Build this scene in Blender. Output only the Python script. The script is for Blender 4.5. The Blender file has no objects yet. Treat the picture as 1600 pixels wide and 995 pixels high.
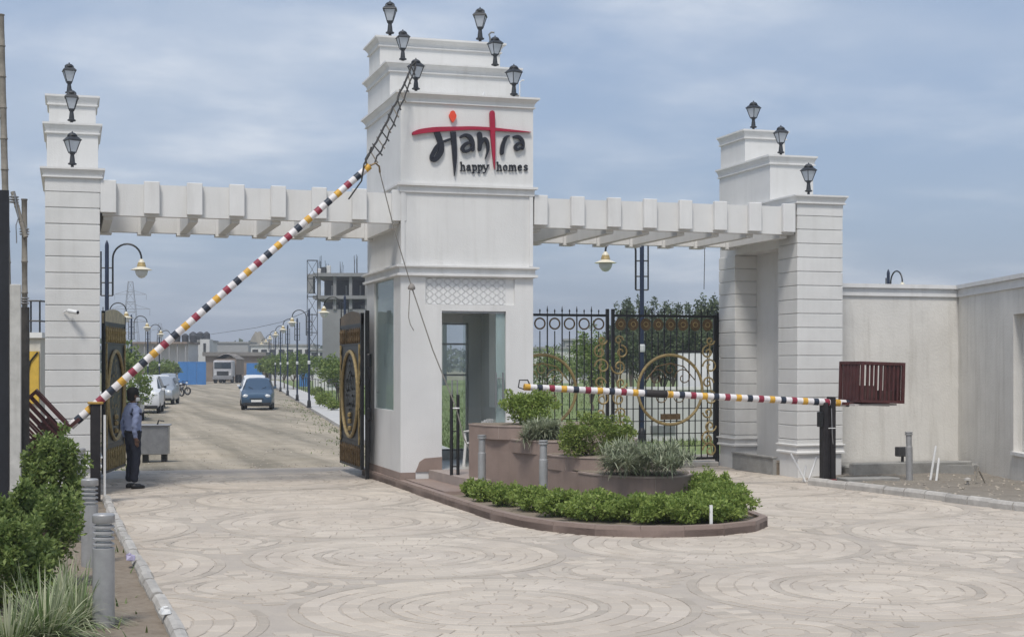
import bpy, bmesh, math, random
import numpy as np
from mathutils import Vector, Matrix
random.seed(7); np.random.seed(7)
R = math.radians
scene = bpy.context.scene
COL = scene.collection

# ------------------------------------------------------------------ camera
TH = math.atan(.3)                      # view turned to the right of the gate's depth axis
CAM_H = 2.1; FPX = 2300.0; HORIZON = 571.0
cam_d = bpy.data.cameras.new('camera'); cam = bpy.data.objects.new('camera', cam_d); COL.objects.link(cam)
cam.location = (0, 0, CAM_H); cam.rotation_euler = (R(90), 0, -TH)
cam_d.sensor_fit = 'HORIZONTAL'; cam_d.sensor_width = 36.0
cam_d.lens = FPX / 1600 * 36.0
cam_d.shift_y = (HORIZON - 497.5) / 1600
cam_d.clip_end = 5000; cam_d.clip_start = .1
scene.camera = cam

# ------------------------------------------------------------------ world, sun, exposure
SUN_EL, SUN_AZ = R(60), R(-30)          # azimuth from +Y towards +X is positive; sun stands behind-left of the camera
world = bpy.data.worlds.new('World'); scene.world = world; world.use_nodes = True
wn, wl = world.node_tree.nodes, world.node_tree.links
wn.clear()
w_out = wn.new('ShaderNodeOutputWorld'); w_bg = wn.new('ShaderNodeBackground')
sky = wn.new('ShaderNodeTexSky'); sky.sky_type = 'NISHITA'; sky.sun_disc = False
sky.sun_elevation = SUN_EL; sky.sun_rotation = R(180) - SUN_AZ
sky.air_density = 1.0; sky.dust_density = 2.2; sky.ozone_density = 1.5
tc = wn.new('ShaderNodeTexCoord')
sep = wn.new('ShaderNodeSeparateXYZ'); wl.new(tc.outputs['Generated'], sep.inputs[0])
def wmath(op, a, b=None, clamp=False):
    n = wn.new('ShaderNodeMath'); n.operation = op; n.use_clamp = clamp
    for i, v in enumerate((a, b)):
        if v is None: continue
        if isinstance(v, (int, float)): n.inputs[i].default_value = v
        else: wl.new(v, n.inputs[i])
    return n.outputs[0]
zz = wmath('ADD', wmath('MAXIMUM', sep.outputs[2], 0.0), .11)
comb = wn.new('ShaderNodeCombineXYZ')
wl.new(wmath('DIVIDE', sep.outputs[0], zz), comb.inputs[0]); wl.new(wmath('DIVIDE', sep.outputs[1], zz), comb.inputs[1])
def wnoise(scale, detail, rough, dist=0.0):
    n = wn.new('ShaderNodeTexNoise'); n.inputs['Scale'].default_value = scale; n.inputs['Detail'].default_value = detail
    n.inputs['Roughness'].default_value = rough; n.inputs['Distortion'].default_value = dist
    wl.new(comb.outputs[0], n.inputs['Vector']); return n.outputs[0]
def wramp(x, a, b):
    n = wn.new('ShaderNodeMapRange'); n.interpolation_type = 'SMOOTHSTEP'
    n.inputs['From Min'].default_value = a; n.inputs['From Max'].default_value = b; wl.new(x, n.inputs['Value']); return n.outputs[0]
cl_big = wramp(wnoise(.42, 6, .55, .15), .42, .64)
cl_det = wnoise(1.5, 7, .56, .15)
cl_fac = wmath('MULTIPLY', wmath('ADD', wmath('MULTIPLY', cl_big, .62), wmath('MULTIPLY', wramp(cl_det, .42, .75), .25)), 1.0, True)
sk_mul = wn.new('ShaderNodeMix'); sk_mul.data_type = 'RGBA'; sk_mul.blend_type = 'MULTIPLY'; sk_mul.inputs[0].default_value = 1.0
wl.new(sky.outputs[0], sk_mul.inputs[6]); sk_mul.inputs[7].default_value = (.080, .080, .084, 1)
veil = wn.new('ShaderNodeMix'); veil.data_type = 'RGBA'; veil.inputs[0].default_value = .45      # thin high haze over the whole sky
wl.new(sk_mul.outputs[2], veil.inputs[6]); veil.inputs[7].default_value = (.40, .53, .75, 1)
cl_col = wn.new('ShaderNodeMix'); cl_col.data_type = 'RGBA'
wl.new(wramp(cl_det, .35, .7), cl_col.inputs[0]); cl_col.inputs[6].default_value = (.50, .57, .67, 1); cl_col.inputs[7].default_value = (.80, .83, .87, 1)
mixc = wn.new('ShaderNodeMix'); mixc.data_type = 'RGBA'
wl.new(cl_fac, mixc.inputs[0]); wl.new(veil.outputs[2], mixc.inputs[6]); wl.new(cl_col.outputs[2], mixc.inputs[7])
wl.new(mixc.outputs[2], w_bg.inputs[0]); w_bg.inputs[1].default_value = .88
wl.new(w_bg.outputs[0], w_out.inputs[0])
sun_d = bpy.data.lights.new('sun', 'SUN'); sun = bpy.data.objects.new('sun', sun_d); COL.objects.link(sun)
sun_d.energy = 2.3; sun_d.angle = R(13); sun_d.color = (1.0, .955, .89)
sd = Vector((math.sin(SUN_AZ) * math.cos(SUN_EL), -math.cos(SUN_AZ) * math.cos(SUN_EL), math.sin(SUN_EL)))   # towards the sun
sun.rotation_euler = sd.to_track_quat('Z', 'Y').to_euler(); sun.location = (0, 0, 50)
vs = scene.view_settings; vs.view_transform = 'Standard'; vs.look = 'None'; vs.gamma = 1; vs.use_curve_mapping = False
vs.exposure = 0.44

# ------------------------------------------------------------------ measuring helpers (picture measure -> real point at a known depth)
DV = (math.sin(TH), math.cos(TH)); RV = (math.cos(TH), -math.sin(TH))
def at_y(x, y, Yv):
    u = (x - 800) / FPX; a = DV[0] + u * RV[0]; b = DV[1] + u * RV[1]; t = Yv / b
    return (a * t, Yv, CAM_H + (HORIZON - y) / FPX * t)
def at_d(x, D):
    u = (x - 800) / FPX
    return (D * (DV[0] + u * RV[0]), D * (DV[1] + u * RV[1]))
def proj(p):
    D = p[0] * DV[0] + p[1] * DV[1]; L = p[0] * RV[0] + p[1] * RV[1]
    if D < .2: return (-9999, -9999, D)
    return (800 + FPX * L / D, HORIZON - FPX * (p[2] - CAM_H) / D, D)

# ------------------------------------------------------------------ materials
MATS = {}
def mat(name, col, rough=.6, metal=0, var=.12, scale=6.0, bump=.0, bscale=40., spec=.4, col2=None, streak=0., island=0., detail=5):
    if name in MATS: return MATS[name]
    m = bpy.data.materials.new(name); m.use_nodes = True; MATS[name] = m
    n, l = m.node_tree.nodes, m.node_tree.links
    b = n['Principled BSDF']; b.inputs['Roughness'].default_value = rough; b.inputs['Metallic'].default_value = metal
    b.inputs['Specular IOR Level'].default_value = spec
    tcn = n.new('ShaderNodeNewGeometry')
    ns = n.new('ShaderNodeTexNoise'); ns.inputs['Scale'].default_value = scale; ns.inputs['Detail'].default_value = detail; ns.inputs['Roughness'].default_value = .65
    l.new(tcn.outputs['Position'], ns.inputs['Vector'])
    mr = n.new('ShaderNodeMapRange'); mr.inputs['From Min'].default_value = .3; mr.inputs['From Max'].default_value = .7
    l.new(ns.outputs[0], mr.inputs['Value'])
    mx = n.new('ShaderNodeMix'); mx.data_type = 'RGBA'
    c2 = col2 or tuple(c * (1 - var) for c in col)
    c1 = col if col2 else tuple(min(1, c * (1 + var * .6)) for c in col)
    mx.inputs[6].default_value = (*c1, 1); mx.inputs[7].default_value = (*c2, 1)
    l.new(mr.outputs[0], mx.inputs[0])
    out = mx.outputs[2]
    if streak:
        mp = n.new('ShaderNodeMapping'); mp.inputs['Scale'].default_value = (3.2, 3.2, .22); l.new(tcn.outputs['Position'], mp.inputs[0])
        s2 = n.new('ShaderNodeTexNoise'); s2.inputs['Scale'].default_value = 1.6; s2.inputs['Detail'].default_value = 7; s2.inputs['Roughness'].default_value = .7; l.new(mp.outputs[0], s2.inputs['Vector'])
        r2 = n.new('ShaderNodeMapRange'); r2.inputs['From Min'].default_value = .5; r2.inputs['From Max'].default_value = .78
        r2.inputs['To Max'].default_value = streak; l.new(s2.outputs[0], r2.inputs['Value'])
        m2 = n.new('ShaderNodeMix'); m2.data_type = 'RGBA'; l.new(r2.outputs[0], m2.inputs[0]); l.new(out, m2.inputs[6])
        m2.inputs[7].default_value = (col[0] * .42, col[1] * .39, col[2] * .34, 1); out = m2.outputs[2]
    if island:
        oi = n.new('ShaderNodeObjectInfo'); ad = n.new('ShaderNodeMath'); ad.operation = 'ADD'
        l.new(oi.outputs['Random'], ad.inputs[0]); l.new(tcn.outputs['Random Per Island'], ad.inputs[1])
        fr = n.new('ShaderNodeMath'); fr.operation = 'FRACT'; l.new(ad.outputs[0], fr.inputs[0])
        r3 = n.new('ShaderNodeMapRange'); r3.inputs['To Min'].default_value = 1 - island; r3.inputs['To Max'].default_value = 1 + island * .7; l.new(fr.outputs[0], r3.inputs['Value'])
        cm = n.new('ShaderNodeMix'); cm.data_type = 'RGBA'; cm.blend_type = 'MULTIPLY'; cm.inputs[0].default_value = 1
        l.new(out, cm.inputs[6]); l.new(r3.outputs[0], cm.inputs[7]); out = cm.outputs[2]
    l.new(out, b.inputs['Base Color'])
    if bump:
        bn = n.new('ShaderNodeTexNoise'); bn.inputs['Scale'].default_value = bscale; bn.inputs['Detail'].default_value = 6; l.new(tcn.outputs['Position'], bn.inputs['Vector'])
        bp = n.new('ShaderNodeBump'); bp.inputs['Strength'].default_value = bump; bp.inputs['Distance'].default_value = .01
        l.new(bn.outputs[0], bp.inputs['Height']); l.new(bp.outputs[0], b.inputs['Normal'])
    return m
def leafmat(name, col, col2, trans=.3, rough=.5):
    m = bpy.data.materials.new(name); m.use_nodes = True; MATS[name] = m
    n, l = m.node_tree.nodes, m.node_tree.links
    b = n['Principled BSDF']; b.inputs['Roughness'].default_value = rough; b.inputs['Specular IOR Level'].default_value = .35
    g = n.new('ShaderNodeNewGeometry'); mx = n.new('ShaderNodeMix'); mx.data_type = 'RGBA'
    mx.inputs[6].default_value = (*col, 1); mx.inputs[7].default_value = (*col2, 1); l.new(g.outputs['Random Per Island'], mx.inputs[0])
    l.new(mx.outputs[2], b.inputs['Base Color'])
    t = n.new('ShaderNodeBsdfTranslucent'); l.new(mx.outputs[2], t.inputs[0])
    ms = n.new('ShaderNodeMixShader'); ms.inputs[0].default_value = trans
    l.new(b.outputs[0], ms.inputs[1]); l.new(t.outputs[0], ms.inputs[2]); l.new(ms.outputs[0], n['Material Output'].inputs[0])
    return m
def glassmat(name, tint, film=.15, filmcol=(.5, .6, .6)):
    m = bpy.data.materials.new(name); m.use_nodes = True; MATS[name] = m
    n, l = m.node_tree.nodes, m.node_tree.links; n.remove(n['Principled BSDF'])
    t = n.new('ShaderNodeBsdfTransparent'); t.inputs[0].default_value = (*tint, 1)
    gl = n.new('ShaderNodeBsdfGlossy'); gl.inputs['Roughness'].default_value = .03
    df = n.new('ShaderNodeBsdfDiffuse'); df.inputs[0].default_value = (*filmcol, 1)
    lw_ = n.new('ShaderNodeLayerWeight'); pw_ = n.new('ShaderNodeMath'); pw_.operation = 'POWER'; pw_.inputs[1].default_value = 4.0; l.new(lw_.outputs['Facing'], pw_.inputs[0])
    fr = n.new('ShaderNodeMath'); fr.operation = 'MULTIPLY_ADD'; fr.inputs[1].default_value = .6; fr.inputs[2].default_value = .045; l.new(pw_.outputs[0], fr.inputs[0])
    a = n.new('ShaderNodeMixShader'); a.inputs[0].default_value = film; l.new(t.outputs[0], a.inputs[1]); l.new(df.outputs[0], a.inputs[2])
    c = n.new('ShaderNodeMixShader'); l.new(fr.outputs[0], c.inputs[0]); l.new(a.outputs[0], c.inputs[1]); l.new(gl.outputs[0], c.inputs[2])
    l.new(c.outputs[0], n['Material Output'].inputs[0]); return m

WHITE = mat('white_plaster', (.66, .655, .64), .75, var=.06, scale=1.3, bump=.3, bscale=50, spec=.25, streak=.18)
TRIM = mat('white_trim', (.68, .675, .66), .7, var=.07, scale=2.0, bump=.2, bscale=60, spec=.25, streak=.24)
BANDM = mat('band_cladding', (.65, .645, .625), .7, var=.07, scale=1.7, bump=.25, bscale=55, spec=.25, streak=.16, island=.03)
INNER = mat('booth_interior', (.62, .61, .58), .8, var=.04)
GREYWALL = mat('boundary_plaster', (.67, .65, .61), .85, var=.12, scale=.9, bump=.5, bscale=30, spec=.2, streak=.40)
BROWNSTONE = mat('brown_stone', (.27, .205, .175), .55, var=.14, scale=3, bump=.15, bscale=70, streak=.25)
STONEEDGE = mat('brown_stone_edge', (.36, .29, .25), .5, var=.12, scale=5)
KERBGREY = mat('grey_kerb', (.42, .40, .37), .8, var=.22, scale=5, bump=.5, bscale=30, island=.12)
CEMENT = mat('cement', (.29, .285, .27), .9, var=.25, scale=2.5, bump=.5, bscale=25)
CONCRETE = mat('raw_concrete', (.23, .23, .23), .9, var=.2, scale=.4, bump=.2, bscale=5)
PAVE = mat('stamped_stone', (.52, .46, .385), .8, scale=.55, col2=(.465, .415, .36), bump=.6, bscale=40, island=.10, spec=.25, detail=8)
PAVEG = mat('stamped_stone_grey', (.385, .345, .295), .8, scale=.7, col2=(.45, .40, .34), bump=.5, bscale=45, island=.10, spec=.25)
def wear(m, fac=.35, scale=.45, tint=(.70, .66, .63)):
    n, l = m.node_tree.nodes, m.node_tree.links; b = n['Principled BSDF']; src = b.inputs['Base Color'].links[0].from_socket
    g = n.new('ShaderNodeNewGeometry'); t = n.new('ShaderNodeTexNoise'); t.inputs['Scale'].default_value = scale; t.inputs['Detail'].default_value = 9; t.inputs['Roughness'].default_value = .72; t.inputs['Distortion'].default_value = .8
    l.new(g.outputs['Position'], t.inputs['Vector'])
    r = n.new('ShaderNodeMapRange'); r.inputs['From Min'].default_value = .42; r.inputs['From Max'].default_value = .72; r.inputs['To Max'].default_value = fac; l.new(t.outputs[0], r.inputs['Value'])
    x = n.new('ShaderNodeMix'); x.data_type = 'RGBA'; x.blend_type = 'MULTIPLY'; x.inputs[7].default_value = (*tint, 1); l.new(r.outputs[0], x.inputs[0]); l.new(src, x.inputs[6]); l.new(x.outputs[2], b.inputs['Base Color'])
wear(PAVE, .55); wear(PAVEG, .45)
MORTAR = mat('paving_base', (.43, .38, .32), .9, scale=3, col2=(.36, .32, .28), bump=.7, bscale=25)
DIRT = mat('dirt_road', (.39, .345, .28), .95, scale=.35, col2=(.29, .265, .225), bump=.9, bscale=6, detail=10)
def tracks(m):
    n, l = m.node_tree.nodes, m.node_tree.links; b = n['Principled BSDF']; src = b.inputs['Base Color'].links[0].from_socket
    g = n.new('ShaderNodeNewGeometry'); mp = n.new('ShaderNodeMapping'); mp.inputs['Rotation'].default_value = (0, 0, R(6.2)); mp.inputs['Scale'].default_value = (.75, .035, 1); l.new(g.outputs['Position'], mp.inputs[0])
    t = n.new('ShaderNodeTexNoise'); t.inputs['Scale'].default_value = 1.0; t.inputs['Detail'].default_value = 6; t.inputs['Roughness'].default_value = .6; l.new(mp.outputs[0], t.inputs['Vector'])
    r = n.new('ShaderNodeMapRange'); r.inputs['From Min'].default_value = .38; r.inputs['From Max'].default_value = .62; l.new(t.outputs[0], r.inputs['Value'])
    x = n.new('ShaderNodeMix'); x.data_type = 'RGBA'; x.blend_type = 'MULTIPLY'; x.inputs[0].default_value = 1
    c = n.new('ShaderNodeMix'); c.data_type = 'RGBA'; c.inputs[6].default_value = (.66, .65, .60, 1); c.inputs[7].default_value = (1.18, 1.14, 1.08, 1); l.new(r.outputs[0], c.inputs[0])
    l.new(src, x.inputs[6]); l.new(c.outputs[2], x.inputs[7]); l.new(x.outputs[2], b.inputs['Base Color'])
tracks(DIRT); wear(DIRT, .6, 1.4, (.62, .60, .52))
EARTH = mat('earth', (.30, .26, .19), .95, scale=.05, col2=(.17, .19, .09), bump=.6, bscale=3, detail=10)
SOIL = mat('soil', (.17, .135, .10), .95, scale=9, col2=(.25, .21, .165), bump=1.0, bscale=18, detail=8)
LAWN = mat('lawn', (.13, .19, .06), .9, scale=.7, col2=(.20, .23, .09), bump=1.0, bscale=20, detail=9)
FOOTWAY = mat('footway_concrete', (.47, .46, .44), .85, var=.15, scale=1.5)
BLACKM = mat('black_iron', (.012, .012, .013), .45, var=.3, scale=12, spec=.5)
DARKLAMP = mat('lantern_iron', (.028, .031, .036), .5, var=.3, scale=20, spec=.5)
NAVYM = mat('navy_pole', (.016, .026, .055), .45, var=.25, scale=8)
GOLD = mat('gold_paint', (.38, .285, .13), .5, metal=.2, var=.35, scale=14)
BRONZE = mat('bronze_paint', (.17, .115, .06), .5, metal=.4, var=.4, scale=12)
FROST = mat('frosted_pane', (.46, .49, .53), .35, var=.12, scale=9, spec=.6)
MAROON = mat('maroon_steel', (.095, .028, .028), .6, scale=7, col2=(.055, .02, .018), streak=.3)
B_WHITE = mat('boom_white', (.70, .67, .665), .5, var=.2, scale=14)
B_RED = mat('boom_red', (.27, .03, .055), .5, var=.4, scale=14)
B_YEL = mat('boom_yellow', (.62, .35, .05), .5, var=.35, scale=14)
B_NAVY = mat('boom_navy', (.022, .030, .048), .45, var=.3, scale=14)
WRAP = mat('boom_wrap', (.032, .028, .027), .8, var=.3, scale=20)
STEEL = mat('steel_grey', (.33, .33, .335), .38, metal=.75, var=.18, scale=6)
BOLL = mat('bollard_grey', (.36, .36, .36), .42, metal=.35, var=.16, scale=8)
BAMBOO = mat('weathered_bamboo', (.22, .20, .17), .8, var=.3, scale=12)
SIGNRED = mat('sign_red', (.34, .016, .045), .4, var=.12, scale=5)
SIGNORANGE = mat('sign_orange', (.72, .075, .035), .4, var=.1)
SIGNBLACK = mat('sign_black', (.018, .019, .026), .4, var=.2)
WIRE = mat('dark_cable', (.04, .038, .036), .7, var=.3)
ROPE = mat('grey_rope', (.24, .225, .20), .9, var=.3, scale=30)
PLASTICW = mat('white_plastic', (.70, .70, .69), .4, var=.06)
CREAM = mat('cream_enamel', (.66, .61, .48), .4, var=.1)
GLOBE = mat('lamp_globe', (.56, .57, .57), .25, var=.06)
SHIRT = mat('shirt_blue', (.235, .275, .42), .85, var=.14, scale=14)
TROUSER = mat('trouser_navy', (.018, .021, .034), .85, var=.2, scale=14)
SKIN = mat('skin', (.15, .085, .058), .55, var=.12, scale=14)
HAIR = mat('hair_black', (.008, .007, .007), .7, var=.2)
SHOE = mat('shoe_black', (.012, .011, .011), .4)
RUBBER = mat('rubber', (.018, .018, .018), .8)
CARBLUE = mat('car_blue', (.055, .10, .16), .28, metal=.4, var=.06, spec=.6)
CARWHITE = mat('car_white', (.62, .63, .64), .3, var=.05, spec=.6)
CARSILVER = mat('car_silver', (.40, .43, .46), .3, metal=.5, var=.05, spec=.6)
CARGLASS = mat('car_glass', (.03, .04, .05), .08, spec=.9, var=.05)
LIGHTGL = mat('headlight_glass', (.55, .57, .58), .12, spec=.8, var=.05)
PLATEM = mat('number_plate', (.68, .68, .66), .5, var=.04)
BLUESHEET = mat('blue_sheet', (.045, .17, .42), .5, var=.12, scale=.8)
BARK = mat('bark', (.14, .11, .085), .9, var=.35, scale=9, bump=.6, bscale=20)
FARWHITE = mat('far_white_wall', (.55, .55, .54), .85, var=.12, scale=.3, streak=.2)
FARBROWN = mat('far_brown', (.24, .19, .155), .9, var=.25, scale=.5)
FARGREY = mat('far_grey', (.30, .30, .30), .9, var=.15, scale=.3)
DARKHOLE = mat('dark_opening', (.03, .033, .036), .6, var=.2)
TANK = mat('tank_black', (.05, .052, .058), .6)
YELLOWB = mat('yellow_board', (.58, .38, .06), .6, var=.15)
MOUND = mat('mound_earth', (.24, .22, .18), .95, var=.2, scale=.15)
GLASS = glassmat('clear_glass', (.95, .97, .965), .05, (.6, .63, .62))
GLASST = glassmat('teal_glass', (.76, .85, .83), .40, (.52, .61, .60))  # teal film made paler, painting the sky's reflection into the pane
LEAF_A = leafmat('leaf_bright', (.13, .195, .045), (.33, .39, .11), .42)
LEAF_B = leafmat('leaf_deep', (.085, .14, .035), (.28, .35, .11), .42)
LEAF_C = leafmat('leaf_silver', (.19, .23, .14), (.42, .44, .31), .25)
LEAF_D = leafmat('leaf_hedge', (.14, .215, .045), (.34, .42, .11), .42)
LEAF_T = leafmat('leaf_tree', (.035, .06, .026), (.14, .17, .08))
LEAF_V = leafmat('leaf_variegated', (.14, .22, .07), (.60, .60, .42), .3)
LEAF_G = leafmat('leaf_grass', (.09, .15, .04), (.17, .20, .07))
FLOWER = leafmat('flower_white', (.55, .55, .52), (.7, .7, .66))

# ------------------------------------------------------------------ mesh helpers
ORG = {}     # object name -> world origin its children's points are measured from (None: children are built in local points)
class MB:
    def __init__(s): s.v = []; s.f = []
    def add(s, vs, fs):
        o = len(s.v); s.v += [tuple(p) for p in vs]; s.f += [tuple(i + o for i in f) for f in fs]; return s
    def box(s, x0, x1, y0, y1, z0, z1):
        return s.add([(x0, y0, z0), (x1, y0, z0), (x1, y1, z0), (x0, y1, z0), (x0, y0, z1), (x1, y0, z1), (x1, y1, z1), (x0, y1, z1)],
                     [(0, 3, 2, 1), (4, 5, 6, 7), (0, 1, 5, 4), (1, 2, 6, 5), (2, 3, 7, 6), (3, 0, 4, 7)])
    def bbox(s, x0, x1, y0, y1, z0, z1, b=.012):          # box with chamfered edges
        bm = bmesh.new(); bmesh.ops.create_cube(bm, size=1)
        for v in bm.verts: v.co = ((x0 + x1) / 2 + v.co.x * (x1 - x0), (y0 + y1) / 2 + v.co.y * (y1 - y0), (z0 + z1) / 2 + v.co.z * (z1 - z0))
        bmesh.ops.bevel(bm, geom=bm.edges[:], offset=b, segments=1, affect='EDGES')
        bm.verts.index_update(); s.add([v.co[:] for v in bm.verts], [[v.index for v in f.verts] for f in bm.faces]); bm.free(); return s
    def prism(s, poly, z0, z1):                            # poly counter-clockwise
        n = len(poly)
        return s.add([(p[0], p[1], z0) for p in poly] + [(p[0], p[1], z1) for p in poly],
                     [tuple(reversed(range(n))), tuple(range(n, 2 * n))] + [(i, (i + 1) % n, n + (i + 1) % n, n + i) for i in range(n)])
    def tube(s, pts, r, n=8, cap=True):
        pts = [Vector(p) for p in pts]; k = len(pts)
        rs = r if isinstance(r, (list, tuple)) else [r] * k
        vs = []; up = None
        for i, p in enumerate(pts):
            t = (pts[min(i + 1, k - 1)] - pts[max(i - 1, 0)]).normalized()
            if up is None: up = Vector((0, 0, 1)) if abs(t.z) < .9 else Vector((1, 0, 0))
            a = t.cross(up); a = a.normalized() if a.length > 1e-6 else Vector((1, 0, 0)); b = a.cross(t); up = b
            for j in range(n):
                q = 2 * math.pi * j / n; vs.append(p + (a * math.cos(q) + b * math.sin(q)) * rs[i])
        fs = [(i * n + j, i * n + (j + 1) % n, (i + 1) * n + (j + 1) % n, (i + 1) * n + j) for i in range(k - 1) for j in range(n)]
        if cap: fs += [tuple(reversed(range(n))), tuple(range((k - 1) * n, k * n))]
        fs = [tuple(reversed(f)) for f in fs]
        return s.add(vs, fs)
    def lathe(s, prof, c=(0, 0, 0), n=16, rot=0., sq=False):
        vs = []; k = len(prof)
        for (r, z) in prof:
            for j in range(n):
                q = 2 * math.pi * j / n + rot; vs.append((c[0] + r * math.cos(q), c[1] + r * math.sin(q), c[2] + z))
        fs = [(i * n + j, i * n + (j + 1) % n, (i + 1) * n + (j + 1) % n, (i + 1) * n + j) for i in range(k - 1) for j in range(n)]
        fs += [tuple(reversed(range(n))), tuple(range((k - 1) * n, k * n))]
        return s.add(vs, fs)
    def ring(s, c, ra, r, axis='y', n=40, m=6, ell=1.0):    # torus lying in the plane across axis
        vs = []
        for i in range(n):
            a = 2 * math.pi * i / n
            for j in range(m):
                b = 2 * math.pi * j / m; q = ra + r * math.cos(b); h = r * math.sin(b)
                u, w = q * math.cos(a) * ell, q * math.sin(a)
                vs.append((c[0] + u, c[1] + h, c[2] + w) if axis == 'y' else (c[0] + h, c[1] + u, c[2] + w) if axis == 'x' else (c[0] + u, c[1] + w, c[2] + h))
        return s.add(vs, [(i * m + j, ((i + 1) % n) * m + j, ((i + 1) % n) * m + (j + 1) % m, i * m + (j + 1) % m) for i in range(n) for j in range(m)])
    def sweep_rect(s, x0, x1, y0, y1, prof):               # cornice round a rectangle; prof (overhang, z) from bottom to top
        k = len(prof); vs = []
        for (o, z) in prof: vs += [(x0 - o, y0 - o, z), (x1 + o, y0 - o, z), (x1 + o, y1 + o, z), (x0 - o, y1 + o, z)]
        fs = [(i * 4 + j, i * 4 + (j + 1) % 4, (i + 1) * 4 + (j + 1) % 4, (i + 1) * 4 + j) for i in range(k - 1) for j in range(4)]
        fs += [(3, 2, 1, 0), tuple(range((k - 1) * 4, k * 4))]
        return s.add(vs, fs)
    def obj(s, name, m, parent=None, smooth=False, local=False, fix=True):
        me = bpy.data.meshes.new(name); v = s.v
        if parent is not None:
            og = ORG.get(parent.name)
            ORGc = og
            if og is not None: v = [(p[0] - og[0], p[1] - og[1], p[2] - og[2]) for p in v]
            loc = (0, 0, 0)
        else:
            a = np.array(v); loc = ((a[:, 0].min() + a[:, 0].max()) / 2, (a[:, 1].min() + a[:, 1].max()) / 2, a[:, 2].min())
            v = [(p[0] - loc[0], p[1] - loc[1], p[2] - loc[2]) for p in v]; ORGc = loc
        me.from_pydata(v, [], s.f)
        if fix:
            bm = bmesh.new(); bm.from_mesh(me); bmesh.ops.recalc_face_normals(bm, faces=bm.faces[:]); bm.to_mesh(me); bm.free()
        me.materials.append(m)
        if smooth:
            me.polygons.foreach_set('use_smooth', [True] * len(me.polygons))
            if smooth != 'all': me.set_sharp_from_angle(angle=R(40))
        o = bpy.data.objects.new(name, me); COL.objects.link(o); o.location = loc
        if parent is not None: o.parent = parent
        ORG[o.name] = ORGc
        return o
def tag(o, label, cat, group=None, kind=None):
    if label: o['label'] = label
    if cat: o['category'] = cat
    if group: o['group'] = group
    if kind: o['kind'] = kind
    return o
def thing(name, label, cat, loc=(0, 0, 0), rotz=0., group=None, local=False):
    o = bpy.data.objects.new(name, None); COL.objects.link(o); o.location = loc; o.rotation_euler = (0, 0, rotz); o.empty_display_size = .2
    ORG[o.name] = None if local else tuple(loc)
    return tag(o, label, cat, group)
def struct(o): o['kind'] = 'structure'; return o
def dup(root, loc, rotz, label, group=None, scale=None):
    r = root.copy(); COL.objects.link(r); r.location = loc; r.rotation_euler = (0, 0, rotz); r['label'] = label
    if group: r['group'] = group
    if scale: r.scale = (scale,) * 3
    for ch in list(root.children):
        c = ch.copy(); COL.objects.link(c); c.parent = r
        for g in list(ch.children):
            d = g.copy(); COL.objects.link(d); d.parent = c
    return r
def np_obj(name, V, F, m, parent=None, smooth=False):
    """vertices (n,3), faces (k,m) as arrays, linked as one mesh"""
    me = bpy.data.meshes.new(name); V = np.asarray(V, dtype=np.float64)
    if parent is not None:
        og = ORG.get(parent.name); loc = (0, 0, 0); oc = og
        if og is not None: V = V - np.array(og)
    else:
        loc = tuple(((V.min(0) + V.max(0)) / 2)[:2]) + (V[:, 2].min(),); V = V - np.array(loc); oc = loc
    k, w = F.shape
    me.vertices.add(len(V)); me.vertices.foreach_set('co', V.ravel()); me.loops.add(k * w); me.loops.foreach_set('vertex_index', F.ravel().astype(np.int32))
    me.polygons.add(k); me.polygons.foreach_set('loop_start', np.arange(0, k * w, w, dtype=np.int32)); me.update(calc_edges=True)
    me.materials.append(m)
    if smooth: me.polygons.foreach_set('use_smooth', [True] * k)
    o = bpy.data.objects.new(name, me); COL.objects.link(o); o.location = loc
    if parent is not None: o.parent = parent
    ORG[o.name] = oc
    return o
def leaf_arrays(P, size, aspect=.5, up=.3, outward=None):
    n = len(P); a = np.random.normal(size=(n, 3)); a[:, 2] += up
    if outward is not None: a += outward
    a /= np.linalg.norm(a, axis=1)[:, None]
    b = np.cross(a, np.random.normal(size=(n, 3))); b /= np.linalg.norm(b, axis=1)[:, None]
    c = np.cross(a, b); s = size * np.random.uniform(.6, 1.3, (n, 1))
    V = np.stack([P, P + a * s * .5 + b * s * aspect * .5 + c * s * .1, P + a * s, P + a * s * .5 - b * s * aspect * .5 + c * s * .1], 1).reshape(-1, 3)
    i = np.arange(n)[:, None] * 4
    return V, np.concatenate([i + np.array([[0, 1, 2]]), i + np.array([[0, 2, 3]])], 0)
def blob_points(clumps, n, fill=.35):
    """points through a set of ellipsoid clumps (cx,cy,cz,rx,ry,rz), denser to the outside"""
    C = np.array(clumps); w = (C[:, 3] * C[:, 4] * C[:, 5]) ** (2 / 3); k = np.random.choice(len(C), n, p=w / w.sum())
    u = np.random.normal(size=(n, 3)); u /= np.linalg.norm(u, axis=1)[:, None]
    rad = np.random.uniform(fill, 1, (n, 1)) ** .6
    return C[k, :3] + u * rad * C[k, 3:6], u
def blade_arrays(base, dirs, length, width, seg=4, droop=.6):
    n = len(base); L = length * np.random.uniform(.6, 1.2, (n, 1)); side = np.cross(dirs, np.array([0, 0, 1.])); side /= np.linalg.norm(side, axis=1)[:, None] + 1e-6
    rows = []
    for k in range(seg + 1):
        t = k / seg; p = base + dirs * L * t; p[:, 2] -= (droop * L[:, 0] * t * t) * np.sqrt(dirs[:, 0] ** 2 + dirs[:, 1] ** 2)
        wd = width * (1 - t) ** .7 + .0005
        rows += [p - side * wd / 2, p + side * wd / 2]
    V = np.stack(rows, 1).reshape(-1, 3); i = np.arange(n)[:, None] * (2 * (seg + 1))
    return V, np.concatenate([i + np.array([[2 * k, 2 * k + 1, 2 * k + 3, 2 * k + 2]]) for k in range(seg)], 0)

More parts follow.
